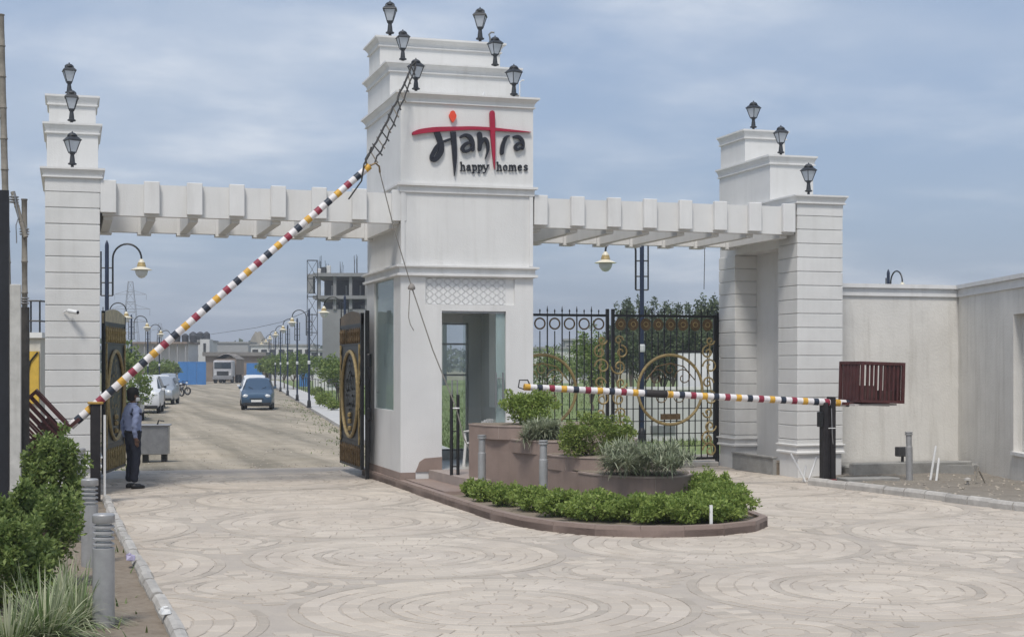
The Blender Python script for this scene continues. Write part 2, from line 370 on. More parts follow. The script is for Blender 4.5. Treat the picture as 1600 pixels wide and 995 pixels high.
# ================================================================== ground, road, paving
struct(MB().add([(-1400, -60, -.06), (1800, -60, -.06), (1800, 2200, -.06), (-1400, 2200, -.06)], [(0, 1, 2, 3)]).obj('ground', EARTH))
def edge_x(Y): return 8.71 + .109 * (Y - 49.4)             # the road's right edge: kerb of the footway
# dirt road: a gently uneven sheet
def sheet(name, xs, ys, zfun, m):
    V = [(x(y) if callable(x) else x, y, 0) for y in ys for x in xs]; V = [(a, b, zfun(a, b)) for a, b, _ in V]; nx = len(xs)
    F = [(j * nx + i, j * nx + i + 1, (j + 1) * nx + i + 1, (j + 1) * nx + i) for j in range(len(ys) - 1) for i in range(nx - 1)]
    return MB().add(V, F).obj(name, m, smooth='all', fix=False)
def wob(x, y): return .012 * math.sin(x * 1.9 + y * .7) + .010 * math.sin(y * 1.3 - x * .8) + .008 * math.sin(x * 4.1 + 1.7 * y)
ys = [30.4 + (k / 90) ** 1.7 * 165 for k in range(91)]
xs = [(lambda y, q=q: (-6 + .109 * max(0, y - 49)) + q * (edge_x(y) + 6 - .109 * max(0, y - 49))) for q in [i / 34 for i in range(35)]]
struct(sheet('dirt_road', xs, ys, lambda x, y: -.022 + (wob(x, y) * min(1, (y - 30.4) / 1.5)), DIRT))
struct(MB().box(-4, 20, 4, 30.4, -.05, -.008).obj('paving_base', MORTAR))
# stamped circular paving
pav = thing('paving', None, None, (6, 18, 0)); pav['kind'] = 'structure'
CX0, CY0, SX, SY = 3.55, 12.35, 3.75, 3.62
stones = []       # (px distance rank, wedge)
def wedge(c, r0, r1, a0, a1, seg, z, bev=.006):
    vs = []; fs = []; g = .0048; jj = .034 if (r1 - r0) > .12 else .010; r0 = r0 + (jj * math.sin(a0 * 6.1 + c[0]) * .5 if r0 > .1 else 0) + rng.uniform(-.004, .006); r1 = r1 + jj * math.sin(a0 * 6.1 + c[0]) * .5 + rng.uniform(-.008, .004)
    da = g / max(r1, .05)
    def ringpts(ra, rb, i, zz, inset):
        out = []
        for k in range(seg + 1):
            a = a0 + da + inset / max(ra, .08) + (a1 - a0 - 2 * da - 2 * inset / max(ra, .08)) * k / seg
            out.append(((ra + g + inset) * math.cos(a) if ra > .01 else 0, (ra + g + inset) * math.sin(a) if ra > .01 else 0, zz))
        for k in range(seg, -1, -1):
            a = a0 + da + inset / max(rb, .08) + (a1 - a0 - 2 * da - 2 * inset / max(rb, .08)) * k / seg
            out.append(((rb - g - inset) * math.cos(a), (rb - g - inset) * math.sin(a), zz))
        return out
    lo = ringpts(r0, r1, 0, -.015, 0); mi = ringpts(r0, r1, 0, z - bev * .7, 0); hi = ringpts(r0, r1, 0, z, bev); n = len(lo)
    vs = [(c[0] + p[0], c[1] + p[1], p[2]) for p in lo + mi + hi]
    fs = [tuple(range(2 * n, 3 * n))]
    for b in (0, n): fs += [(b + i, b + (i + 1) % n, b + n + (i + 1) % n, b + n + i) for i in range(n)]
    return vs, fs
rng = random.Random(3)
for i in range(-2, 5):
    for j in range(-1, 5):
        c = (CX0 + i * SX, CY0 + j * SY)
        rings = [(.0, .16, 1, PAVE), (.16, .32, 6, PAVE), (.32, .48, 10, PAVE), (.48, .64, 14, PAVE), (.64, .80, 18, PAVE), (.80, .91, 22, PAVE), (.91, 1.0, 20, PAVEG),
                 (1.0, 1.17, 26, PAVE), (1.17, 1.34, 30, PAVE), (1.34, 1.51, 34, PAVE), (1.51, 1.69, 38, PAVE), (1.69, 1.795, 32, PAVEG)]
        for (r0, r1, n, m) in rings:
            ph = rng.random() * 6.28
            cuts = [ph + (k + rng.uniform(-.16, .16)) * 2 * math.pi / n for k in range(n)]; cuts.append(cuts[0] + 2 * math.pi)
            for k in range(n):
                if n == 1: a0, a1 = 0, 2 * math.pi - .001
                else: a0, a1 = cuts[k], cuts[k + 1]
                am = (a0 + a1) / 2; rm = (r0 + r1) / 2
                stones.append(((c[0] + rm * math.cos(am), c[1] + rm * math.sin(am)), c, r0, r1, a0, a1, 8 if n == 1 else (3 if n < 9 else 2), m))
        q = (c[0] + SX / 2, c[1] + SY / 2)                  # small disc in the gap between four circles
        for (r0, r1, n, m) in [(.0, .18, 1, PAVE), (.18, .36, 6, PAVE), (.36, .53, 9, PAVE), (.53, .60, 12, PAVEG)]:
            ph = rng.random() * 6.28
            for k in range(n):
                a0, a1 = (0, 6.282) if n == 1 else (ph + k * 2 * math.pi / n, ph + (k + 1) * 2 * math.pi / n)
                am = (a0 + a1) / 2; rm = (r0 + r1) / 2
                stones.append(((q[0] + rm * math.cos(am), q[1] + rm * math.sin(am)), q, r0, r1, a0, a1, 8 if n == 1 else 3, m))
        # filler stones round that disc, wherever they clear the four big circles
        for (r0, r1, n) in ((.60, .74, 22), (.74, .88, 26), (.88, 1.02, 30), (1.02, 1.16, 34), (1.16, 1.30, 38), (1.30, 1.44, 42), (1.44, 1.58, 46), (1.58, 1.72, 50)):
            ph = rng.random()
            for k in range(n):
                a0, a1 = ph + k * 2 * math.pi / n, ph + (k + 1) * 2 * math.pi / n
                ok = all(math.dist((q[0] + r_ * math.cos(a_), q[1] + r_ * math.sin(a_)), (q[0] + sx * SX / 2, q[1] + sy * SY / 2)) > 1.79 for r_ in (r0, r1) for a_ in (a0, a1) for sx in (-1, 1) for sy in (-1, 1))
                ok = ok and abs(r1 * math.cos((a0 + a1) / 2)) < SX / 2 and abs(r1 * math.sin((a0 + a1) / 2)) < SY / 2
                if ok: stones.append(((q[0] + r0 * math.cos(a0), q[1] + r0 * math.sin(a0)), q, r0, r1, a0, a1, 2, PAVEG if (k * 7 + int(r0 * 50)) % 3 == 0 else PAVE))
vis = []; rest = []
for st in stones:
    (px, py) = st[0]
    if py > 30.2 or py < 7 or px < -1.5 or px > 17.5: continue
    if px < .45 and py < 23.6: continue
    if px > 13.4 and py < 24: continue
    if 6.0 < px < 8.2 and py > 18.6: continue
    u, v, D = proj((px, py, 0))
    if 5 < u < 1595 and v < 990 and not (u < 215 and v > 800):
        vis.append((D - .4 * (st[3] - st[2]) * (st[5] - st[4]) * st[3], st))
    else: rest.append(st)
vis.sort(key=lambda t: t[0])
chosen = [t[1] for t in vis[:300]]; rest += [t[1] for t in vis[300:]]
for st in chosen:
    vs_, fs_ = wedge(st[1], st[2], st[3], st[4], st[5], st[6], rng.uniform(-.0025, .001))
    MB().add(vs_, fs_).obj('paving_stone', st[7], pav)
for m, nm in ((PAVE, 'paving_field'), (PAVEG, 'paving_border')):
    b = MB()
    for st in rest:
        if st[7] is m: b.add(*wedge(st[1], st[2], st[3], st[4], st[5], st[6], rng.uniform(-.0025, .001)))
    b.obj(nm, m, pav, fix=True)['kind'] = 'stuff'
# kerbs of single stones
def walk(pts, step):
    P = [Vector((p[0], p[1], 0)) for p in pts]; out = []; carry = 0
    dist = [0]
    for a, b in zip(P, P[1:]): dist.append(dist[-1] + (b - a).length)
    def pos(s):
        for k in range(len(P) - 1):
            if s <= dist[k + 1] + 1e-6:
                t = (s - dist[k]) / (dist[k + 1] - dist[k]); return P[k].lerp(P[k + 1], t)
        return P[-1]
    n = int(dist[-1] / step)
    return [(pos(k * step), pos((k + 1) * step)) for k in range(n)]
def kerb(label, pts, step, w, h, m, round_=False):
    k0 = thing('kerb', label, 'kerb', (pts[0][0], pts[0][1], 0)); k0['kind'] = 'structure'
    for a, b in walk(pts, step):
        t = (b - a).normalized(); nrm = Vector((-t.y, t.x, 0)); a2, b2 = a + t * .008, b - t * .008
        j = rng.uniform(-.012, .012); hh = h + rng.uniform(-.008, .008)
        prof = [(-w / 2, -.01), (-w / 2, hh * .6), (-w * .32, hh * .93), (0, hh), (w * .32, hh * .93), (w / 2, hh * .6), (w / 2, -.01)]
        vs_ = [(p + nrm * (o + j)) + Vector((0, 0, z)) for p in (a2, b2) for o, z in prof]; n = len(prof)
        MB().add(vs_, [tuple(range(n)), tuple(range(n, 2 * n))] + [(i, (i + 1) % n, n + (i + 1) % n, n + i) for i in range(n)]).obj('kerb_stone', m, k0)
    return k0
KL = [(.80, 9.0), (.78, 11.66), (.72, 13.64), (.64, 16.67), (.57, 20.08), (.52, 23.41)]
KR = [(12.50, 23.35), (12.72, 22.3), (12.92, 20.84), (13.06, 19.64), (13.2, 18.25), (13.4, 15.5), (13.6, 12.5)]
kerb('row of pale rounded kerb stones beside the shrubs and bollards', KL, .46, .13, .13, KERBGREY)
kerb('row of pale rounded kerb stones in front of the grey boundary wall', KR, .50, .15, .13, KERBGREY)
# planting beds
def bed(name, poly_fn, ys, zb, amp, m):
    V = []; F = []; nx = 14
    for y in ys:
        x0, x1 = poly_fn(y)
        for i in range(nx + 1):
            x = x0 + (x1 - x0) * i / nx; V.append((x, y, zb + amp * (math.sin(x * 9 + y * 5) * math.sin(y * 7 - x * 3) + .6 * rng.uniform(-1, 1))))
    w = nx + 1
    for j in range(len(ys) - 1):
        for i in range(nx): F.append((j * w + i, j * w + i + 1, (j + 1) * w + i + 1, (j + 1) * w + i))
    return struct(MB().add(V, F).obj(name, m, smooth='all', fix=False))
def lerp_line(L, y):
    L = sorted(L, key=lambda p: p[1])
    for a, b in zip(L, L[1:]):
        if a[1] <= y <= b[1]: return a[0] + (b[0] - a[0]) * (y - a[1]) / (b[1] - a[1])
    return L[0][0] if y < L[0][1] else L[-1][0]
bed('planting_soil', lambda y: (-4.0, lerp_line(KL, y) - .05), [9 + k * .2 for k in range(73)], .05, .018, SOIL)
bed('bare_soil', lambda y: ((lerp_line(KR, y) + .06) if y < 23.4 else (12.98 if y < 24.7 else 14.0), 18.2), [12.5 + k * .25 for k in range(54)], .05, .015, mat('dry_soil', (.17, .15, .125), .95, scale=3, col2=(.25, .225, .19), bump=.9, bscale=14, detail=8))
# lawn and footway behind the gate
ys2 = [30.46] + [33 + k * 4 for k in range(42)]
fw = struct(sheet('footway', [lambda y: edge_x(y), lambda y: edge_x(y) + 1.7], ys2, lambda x, y: .10, FOOTWAY))
fk = MB()
for a, b in zip(ys2, ys2[1:]):
    fk.add([(edge_x(a), a, -.05), (edge_x(b), b, -.05), (edge_x(b), b, .10), (edge_x(a), a, .10)], [(0, 1, 2, 3)])
struct(fk.obj('footway_edge', KERBGREY))
struct(MB().box(edge_x(30.4), edge_x(30.4) + 62, 30.36, 30.50, -.04, .105).obj('lawn_edge', KERBGREY))
struct(sheet('lawn', [lambda y, q=q: edge_x(y) + 1.7 + q * 60 for q in (0, .02, .06, .15, .4, 1)], ys2, lambda x, y: .09 + .03 * math.sin(x * .7) * math.sin(y * .5), LAWN))
n = 26000
yy = 34 + np.random.uniform(0, 1, n) ** 1.6 * 80; xx = 8.71 + .109 * (yy - 49.4) + 1.75 + np.random.uniform(0, 1, n) ** 1.4 * 24
dirs = np.random.normal(size=(n, 3)) * .5; dirs[:, 2] = 1; dirs /= np.linalg.norm(dirs, axis=1)[:, None]
tag(np_obj('lawn_grass', *blade_arrays(np.stack([xx, yy, np.full(n, .08)], 1), dirs, .16, .03, 1, .1), LEAF_G), 'short green grass of the lawn behind the gate', 'grass', kind='stuff')
# scattered weeds and litter of stones along the dirt road's edge
n = 1500
yy = 30.6 + np.random.uniform(0, 1, n) ** 1.5 * 60; side = np.random.rand(n) < .5
xx = np.where(side, 1.2 + np.abs(np.random.normal(0, .5, n)) * -1 + .109 * np.maximum(0, yy - 45), 8.71 + .109 * (yy - 49.4) - np.abs(np.random.normal(0, .55, n)) - .05)
dirs = np.random.normal(size=(n, 3)) * .8; dirs[:, 2] = 1; dirs /= np.linalg.norm(dirs, axis=1)[:, None]
tag(np_obj('roadside_weeds', *blade_arrays(np.stack([xx, yy, np.full(n, -.03)], 1), dirs, .13, .03, 2, .3), LEAF_G), 'sparse weeds along the edges of the dirt road', 'weeds', kind='stuff')
n = 2600
P = np.stack([np.random.uniform(-1, 8.6, n), 30.45 + np.random.uniform(0, 1, n) ** 2 * 45, np.full(n, -.02)], 1); P[:, 0] += .109 * np.maximum(0, P[:, 1] - 49)
s = np.random.uniform(.005, .022, (n, 1, 1)) * np.random.uniform(.6, 1.3, (n, 5, 1))
base = np.array([[-1, -1, 0], [1, -1, 0], [1, 1, 0], [-1, 1, 0], [.1, .1, 1.1]], float)[None] + np.random.normal(0, .25, (n, 5, 3))
V = (P[:, None] + base * s).reshape(-1, 3); i5 = np.arange(n)[:, None] * 5
F = np.concatenate([i5 + np.array([[0, 1, 4]]), i5 + np.array([[1, 2, 4]]), i5 + np.array([[2, 3, 4]]), i5 + np.array([[3, 0, 4]])], 0)
tag(np_obj('road_gravel', V, F, mat('gravel', (.33, .29, .24), .95, island=.3)), 'loose gravel strewn over the dirt road', 'gravel', kind='stuff')
# ================================================================== gate: left pier, tower, right pier, pergola beams
YF = 24.8
def cornice(z0, h, o=.10):
    return [(.003, z0), (.035, z0 + .01), (.035, z0 + .03), (.015, z0 + .035), (.025, z0 + h * .45), (o * .75, z0 + h * .78), (o * .8, z0 + h * .8), (o, z0 + h * .82), (o, z0 + h)]
def band_courses(parent, x0, x1, y0, y1, z0, z1, pitch, proud=.02, sides=4):
    z = z1
    while z > z0 + .05:
        zb = max(z0, z - pitch + .014)
        b = MB(); b.bbox(x0 - proud, x1 + proud, y0 - proud, y1 + proud, zb, z - .002, .006)
        b.obj('cladding_band', BANDM, parent); z -= pitch
def small_pier(name, label, x0, x1, right):
    t = thing(name, label, 'gate pier', ((x0 + x1) / 2, YF, 0))
    if right: yb = 28.3; y2, y3 = 25.95, 27.1
    else: yb = 28.0; y2, y3 = 25.95, 27.1
    core = MB()
    if right:
        core.box(x0 + .03, x1 - .03, YF + .03, 25.57, 0, 4.36)                  # front column
        core.box(x0 + .03, x1 - .03, 27.53, yb - .03, 0, 4.36)                  # rear column
        core.box(x0 + .5, x1 - .03, 25.57, 27.53, 0, 4.36)                     # wall at the back of the niche
        core.box(x0 + .03, x1 - .03, YF + .03, yb - .03, 4.36, 5.14)
    else: core.box(x0 + .03, x1 - .03, YF + .03, yb - .03, 0, 5.14)
    core.obj('core', WHITE, t)
    if right:
        band_courses(t, x0 + .03, x1 - .03, YF + .03, 25.57, .62, 4.9, .262)
        band_courses(t, x0 + .03, x0 + .55, 27.53, yb - .03, .62, 4.34, .262)
        MB().sweep_rect(x0 + .03, x1 - .03, YF + .03, 25.57, [(0, .44), (.05, .45), (.05, .48), (.03, .50), (.03, .58), (.06, .60), (.06, .62), (0, .63)]).obj('base_moulding', TRIM, t)
        MB().sweep_rect(x0 + .03, x0 + .55, 27.53, yb - .03, [(0, .44), (.05, .45), (.05, .48), (.03, .50), (.03, .58), (.06, .60), (.06, .62), (0, .63)]).obj('base_moulding', TRIM, t)
    else:
        band_courses(t, x0 + .03, x1 - .03, YF + .03, yb - .03, .62, 4.9, .262)
        MB().sweep_rect(x0 + .03, x1 - .03, YF + .03, yb - .03, [(0, .44), (.05, .45), (.05, .48), (.03, .50), (.03, .58), (.06, .60), (.06, .62), (0, .63)]).obj('base_moulding', TRIM, t)
    MB().bbox(x0 + .005, x1 - .005, YF + .005, yb - .005, 4.905, 5.14, .006).obj('frieze', WHITE, t)
    a = MB().sweep_rect(x0, x1, YF, yb, cornice(5.12, .17, .07)).obj('cornice', TRIM, t)
    MB().box(x0 + .02, x1 - .02, y2, yb - .02, 5.28, 6.04).obj('upper_tier', WHITE, t)
    MB().sweep_rect(x0 + .02, x1 - .02, y2, yb - .02, cornice(6.0, .19, .07)).obj('cornice', TRIM, t)
    MB().box(x0 + .04, x1 - .04, y3, yb - .04, 6.18, 6.72).obj('top_tier', WHITE, t)
    MB().sweep_rect(x0 + .04, x1 - .04, y3, yb - .04, cornice(6.67, .19, .07)).obj('cornice', TRIM, t)
    return t
small_pier('gate_pier', 'white stepped gate pier with grooved courses at the left entrance', -.40, .47, False)
small_pier('gate_pier', 'white stepped gate pier with a side niche, beside the grey boundary wall', 13.0, 13.97, True)
# cement planter box in the right pier's niche
np_ = thing('niche_planter', 'low grey cement planter box in the niche of the right pier', 'planter box', (13.2, 26.5, 0))
MB().box(12.93, 13.0, 25.64, 27.46, 0, .32).obj('front_slab', CEMENT, np_)
MB().box(13.0, 13.47, 25.64, 27.46, 0, .22).obj('soil_fill', SOIL, np_)
MB().box(12.91, 13.02, 25.63, 27.47, .32, .345).obj('rim', CEMENT, np_)

# ---- tower
X0, X1, YB = 5.44, 7.83, 27.82
tw = thing('gate_tower', 'tall white stepped guard tower with lettering and a glass-doored booth', 'guard tower', (6.64, 26.3, 0))
T = .16; DX0, DX1, DZ0, DZ1 = 6.17, 7.33, .30, 3.05
wall = MB()
wall.box(X0, DX0, YF, YF + T, .0, DZ1); wall.box(DX1, X1, YF, YF + T, .0, DZ1); 
LX0, LX1, LZ0, LZ1 = 5.88, 7.49, 3.16, 3.62                                            # lattice recess
wall.box(X0, LX0, YF, YF + T, DZ1, 3.70); wall.box(LX1, X1, YF, YF + T, DZ1, 3.70); wall.box(LX0, LX1, YF, YF + T, DZ1, LZ0); wall.box(LX0, LX1, YF, YF + T, LZ1, 3.70)
WY0, WY1, WZ0, WZ1 = 25.37, 27.08, 1.31, 3.66
wall.box(X0, X0 + T, YF + T, WY0, 0, 3.70); wall.box(X0, X0 + T, WY1, YB - T, 0, 3.70); wall.box(X0, X0 + T, WY0, WY1, 0, WZ0); wall.box(X0, X0 + T, WY0, WY1, WZ1, 3.70)
wall.box(X1 - T, X1, YF + T, WY0, 0, 3.70); wall.box(X1 - T, X1, WY1, YB - T, 0, 3.70); wall.box(X1 - T, X1, WY0, WY1, 0, WZ0); wall.box(X1 - T, X1, WY0, WY1, WZ1, 3.70)  # right wall; its unseen window opening is added to admit daylight
BX0, BX1, BZ0, BZ1 = 5.75, 7.42, .45, 2.93
wall.box(X0, BX0, YB - T, YB, 0, 3.70); wall.box(BX1, X1, YB - T, YB, 0, 3.70); wall.box(BX0, BX1, YB - T, YB, 0, BZ0); wall.box(BX0, BX1, YB - T, YB, BZ1, 3.70)
wall.obj('booth_wall', WHITE, tw)
MB().box(X0 + T, X1 - T, YF + T, YB - T, 3.2, 3.3).obj('ceiling', INNER, tw)
MB().box(X0 + T, X1 - T, YF + .01, YB - T, .02, .30).obj('booth_floor', mat('booth_tile', (.42, .40, .37), .35, var=.1), tw)
MB().box(X0 + .012, X1 - .012, YF + .012, YB - .012, 3.70, 5.10).obj('middle_stage', WHITE, tw)
MB().box(X0, X1, YF, YB, 5.10, 6.66).obj('sign_stage', WHITE, tw)
MB().sweep_rect(X0, X1, YF, YB, [(.0, 3.64), (.07, 3.65), (.07, 3.69), (.03, 3.695), (.03, 3.78), (.09, 3.80), (.09, 3.83), (.0, 3.84)]).obj('string_course', TRIM, tw)
MB().sweep_rect(X0, X1, YF, YB, [(0, 5.08), (.02, 5.085), (.02, 5.19), (.07, 5.20), (.07, 5.24), (0, 5.245)]).obj('string_course', TRIM, tw)
# raised border strips framing the middle stage
for xa, xb in ((X0 + .005, X0 + .07), (X1 - .07, X1 - .005)): MB().box(xa, xb, YF - .012, YF + .02, 3.845, 5.08).obj('corner_strip', TRIM, tw)
MB().sweep_rect(X0, X1, YF, YB, cornice(6.62, .19)).obj('cornice', TRIM, tw)
MB().box(X0 + .02, X1 - .02, 25.77, YB - .02, 6.80, 7.36).obj('upper_tier', WHITE, tw)
MB().sweep_rect(X0 + .02, X1 - .02, 25.77, YB - .02, cornice(7.33, .19)).obj('cornice', TRIM, tw)
MB().box(X0 + .04, X1 - .04, 26.76, YB - .04, 7.51, 8.02).obj('top_tier', WHITE, tw)
MB().sweep_rect(X0 + .04, X1 - .04, 26.76, YB - .04, cornice(7.99, .19)).obj('cornice', TRIM, tw)
# ragged brown plinth round the foot
MB().prism([(X0 - .012, YF - .012), (X0 + .26, YF - .012), (X0 + .26, YF + .01), (X0 + .01, YF + .01), (X0 + .01, YB), (X0 - .012, YB)], .12, .26).obj('plinth', BROWNSTONE, tw)
MB().add([(X0 + .26, YF - .02, .27), (DX0, YF - .02, .27), (DX0, YF - .02, .52), (X0 + .42, YF - .02, .50), (X0 + .33, YF - .02, .44), (X0 + .30, YF - .02, .36),
          (X0 + .26, YF + .01, .27), (DX0, YF + .01, .27), (DX0, YF + .01, .52), (X0 + .42, YF + .01, .50), (X0 + .33, YF + .01, .44), (X0 + .30, YF + .01, .36)],
         [(0, 1, 2, 3, 4, 5), (6, 11, 10, 9, 8, 7)] + [(i, (i + 1) % 6, 6 + (i + 1) % 6, 6 + i) for i in range(6)]).obj('plinth', BROWNSTONE, tw)
# lattice screen: dark back painting in the shade of the holes, white frame, lozenge tiles
jali = MB().box(LX0, LX1, YF + .09, YF + .14, LZ0, LZ1).obj('lattice_screen', mat('lattice_hole_shade', (.10, .10, .105), .8), tw)
MB().box(LX1 - .16, LX1, YF + .035, YF + .09, LZ0, LZ1).obj('lattice_end', TRIM, jali)
cw, ch = (LX1 - .16 - LX0) / 9, (LZ1 - LZ0) / 4
lz = []
for i in range(19):
    for k in range(9):
        if (i + k) % 2: continue
        cx_, cz_ = LX0 + i * cw / 2, LZ0 + k * ch / 2
        w2, h2 = cw * .47, ch * .47
        P_ = [(cx_ - w2, cz_), (cx_ - w2 * .25, cz_ - h2), (cx_ + w2 * .25, cz_ - h2), (cx_ + w2, cz_), (cx_ + w2 * .25, cz_ + h2), (cx_ - w2 * .25, cz_ + h2)]
        P_ = [(min(max(a, LX0 + .004), LX1 - .162), min(max(b, LZ0 + .004), LZ1 - .004)) for a, b in P_]
        MB().add([(a, YF + .03, b) for a, b in P_] + [(a, YF + .09, b) for a, b in P_], [tuple(range(6)), tuple(range(11, 5, -1))] + [(q, (q + 1) % 6, 6 + (q + 1) % 6, 6 + q) for q in range(6)]).obj('lattice_tile', PLASTICW, jali)
# windows and doors
gw = MB().box(X0 + .035, X0 + .047, WY0, WY1, WZ0, WZ1).obj('side_window', GLASST, tw)
for y_, z_ in ((WY0 + .12, WZ0 + .3), (WY0 + .12, WZ1 - .3), (WY1 - .12, WZ0 + .3), (WY1 - .12, WZ1 - .3)):
    MB().tube([(X0 + .02, y_, z_), (X0 + .06, y_, z_)], .022, 10).obj('glass_stud', STEEL, gw)
gw_added = MB().box(X1 - .047, X1 - .035, WY0, WY1, WZ0, WZ1).obj('side_window', GLASS, tw)  # unseen right-hand window, added to brighten the booth inside
bw = MB().box(BX0, BX1, YB - .09, YB - .08, BZ0, BZ1).obj('rear_window', GLASS, tw)
fr = MB()
for x in (BX0, (BX0 + BX1) / 2 - .02, BX1 - .04): fr.box(x, x + .04, YB - .12, YB - .06, BZ0, BZ1)
for z in (BZ0, 1.9, 2.5, BZ1 - .04):
    fr.box(BX0 + .04, (BX0 + BX1) / 2 - .02, YB - .118, YB - .062, z, z + .035); fr.box((BX0 + BX1) / 2 + .02, BX1 - .04, YB - .118, YB - .062, z, z + .035)
fr.obj('window_frame', STEEL, bw)
# glass door, standing open inwards on its right-hand pivot
a = R(118); hx, hy = DX1 - .04, YF + .07; L = 1.02; ux, uy = math.cos(a), math.sin(a); nx_, ny_ = -uy, ux
def slab(p, q, th, z0, z1):
    dx, dy = q[0] - p[0], q[1] - p[1]; l = math.hypot(dx, dy); n_ = (-dy / l * th / 2, dx / l * th / 2)
    return MB().prism([(p[0] - n_[0], p[1] - n_[1]), (q[0] - n_[0], q[1] - n_[1]), (q[0] + n_[0], q[1] + n_[1]), (p[0] + n_[0], p[1] + n_[1])], z0, z1)
gd = slab((hx, hy), (hx + ux * L, hy + uy * L), .012, .33, 3.0).obj('glass_door', GLASS, tw)
fp = slab((DX1 - .17, YF + .06), (DX1, YF + .06), .012, .31, 3.04).obj('glass_panel', GLASST, tw)
hd = MB()
for (x, yq) in ((DX1 - .09, YF + .0),): 
    hd.tube([(x - .10, yq - .02, 1.38), (x - .10, yq - .02, 1.98)], .016, 10); hd.tube([(x + .03, yq - .02, 1.38), (x + .03, yq - .02, 1.98)], .016, 10)
    for z in (1.46, 1.88): hd.tube([(x - .10, yq - .02, z), (x + .03, yq - .02, z)], .010, 8); hd.tube([(x - .03, yq - .02, z), (x - .03, yq + .06, z)], .010, 8)
hd.obj('door_handle', STEEL, fp, smooth=True)
MB().box(DX0, DX1, YF + .045, YF + .085, DZ1 - .035, DZ1).obj('door_rail', STEEL, tw)
# clutter on the tower's ledges
tag(MB().bbox(7.66, 7.80, 25.5, 25.68, 6.815, 7.0, .01).obj('junction_box', CEMENT), 'small grey junction box beside the right lantern of the tower ledge', 'junction box')
tag(MB().tube([(6.45, 25.2, 6.83), (6.6, 25.22, 6.84), (6.72, 25.2, 6.88), (6.84, 25.16, 6.84), (6.98, 25.12, 6.845), (7.02, 25.1, 6.93)], .02, 6).obj('conduit_scrap', PLASTICW), 'bent scrap of white conduit lying on the tower ledge', 'pipe')
tag(MB().tube([(7.72, 27.2, 8.2), (7.72, 27.2, 8.38), (7.70, 27.2, 8.45), (7.74, 27.18, 8.49), (7.79, 27.15, 8.48)], .018, 6).obj('conduit_stub', CEMENT), 'short hooked conduit sticking up at the top right of the tower', 'pipe')
tag(MB().tube([(7.78, 25.45, 6.82), (7.78, 25.45, 7.22), (7.82, 25.44, 7.25), (7.86, 25.43, 7.25)], .012, 6).obj('conduit_stub', PLASTICW), 'thin white conduit standing behind the right lantern of the tower ledge', 'pipe')
# steps and island
ISL = [(5.36, 27.9), (5.40, 25.0), (5.44, 21.5), (5.50, 19.3), (5.62, 18.35), (5.84, 17.65), (6.20, 17.10), (6.68, 16.80), (7.20, 16.66), (7.75, 16.70), (8.30, 16.95), (8.72, 17.45), (8.90, 18.3), (8.86, 20.5), (8.70, 23.0), (8.55, 27.9)]
isl = thing('island', 'raised island with a brown stone kerb under the tower and the stepped planter', 'traffic island', (6.8, 20, 0)); isl['kind'] = 'structure'
MB().prism(ISL, -.01, .085).obj('island_base', BROWNSTONE, isl)
def offset(poly, d):
    out = []; n = len(poly)
    for i in range(n):
        a, b, c = Vector(poly[i - 1]), Vector(poly[i]), Vector(poly[(i + 1) % n]); e1 = (b - a).normalized(); e2 = (c - b).normalized()
        nn = (Vector((-e1.y, e1.x)) + Vector((-e2.y, e2.x))).normalized(); out.append((b.x + nn.x * d, b.y + nn.y * d))
    return out
inner = offset(ISL, .11)
for i in range(len(ISL) - 1):
    a, b, c, d_ = ISL[i], ISL[i + 1], inner[i + 1], inner[i]
    k_ = max(1, round(math.dist(a, b) / .9))
    for s_ in range(k_):
        f0, f1 = s_ / k_ + .004, (s_ + 1) / k_ - .004
        l2 = lambda p, q, t: (p[0] + (q[0] - p[0]) * t, p[1] + (q[1] - p[1]) * t)
        MB().prism([l2(a, b, f0), l2(a, b, f1), l2(d_, c, f1), l2(d_, c, f0)], .0 - .012, .135).obj('kerb_slab', BROWNSTONE, isl)
MB().prism(inner, .0, .10).obj('bed_soil', SOIL, isl)
MB().prism([(5.52, 24.77), (5.56, 22.2), (6.0, 22.0), (6.1, 24.77)], .02, .15).obj('lower_step', BROWNSTONE, isl)
MB().prism([(5.93, 24.78), (6.02, 22.9), (6.12, 22.45), (8.45, 22.45), (8.45, 24.78)], .02, .30).obj('upper_step', mat('step_stone', (.34, .285, .255), .6, var=.15, scale=4), isl)

# ---- pergola beams
def beam(label, xa, xb, ends):
    t = thing('pergola_beam', label, 'pergola beam', ((xa + xb) / 2, 26, 4.5))
    MB().box(xa, xb, 24.90, 25.06, 4.55, 5.07).obj('front_fascia', WHITE, t)
    MB().box(xa, xb, 27.36, 27.54, 4.50, 5.03).obj('rear_fascia', WHITE, t)
    for x in ends:
        MB().bbox(x - .125, x + .125, 24.80, 24.90, 4.585, 5.115, .008).obj('rafter_end', TRIM, t)
        MB().box(x - .07, x + .07, 25.06, 27.36, 4.49, 4.99).obj('rafter', WHITE, t)
        MB().box(x - .12, x + .12, 27.31, 27.60, 4.455, 5.08).obj('rafter_tail', TRIM, t)
    return t
beam('white pergola beam with square rafter ends over the open left entrance', .50, 5.435, [.59 + k * .69 for k in range(8)])
beam('white pergola beam with square rafter ends over the closed right gate', 7.84, 12.985, [7.98 + k * .695 for k in range(8)])

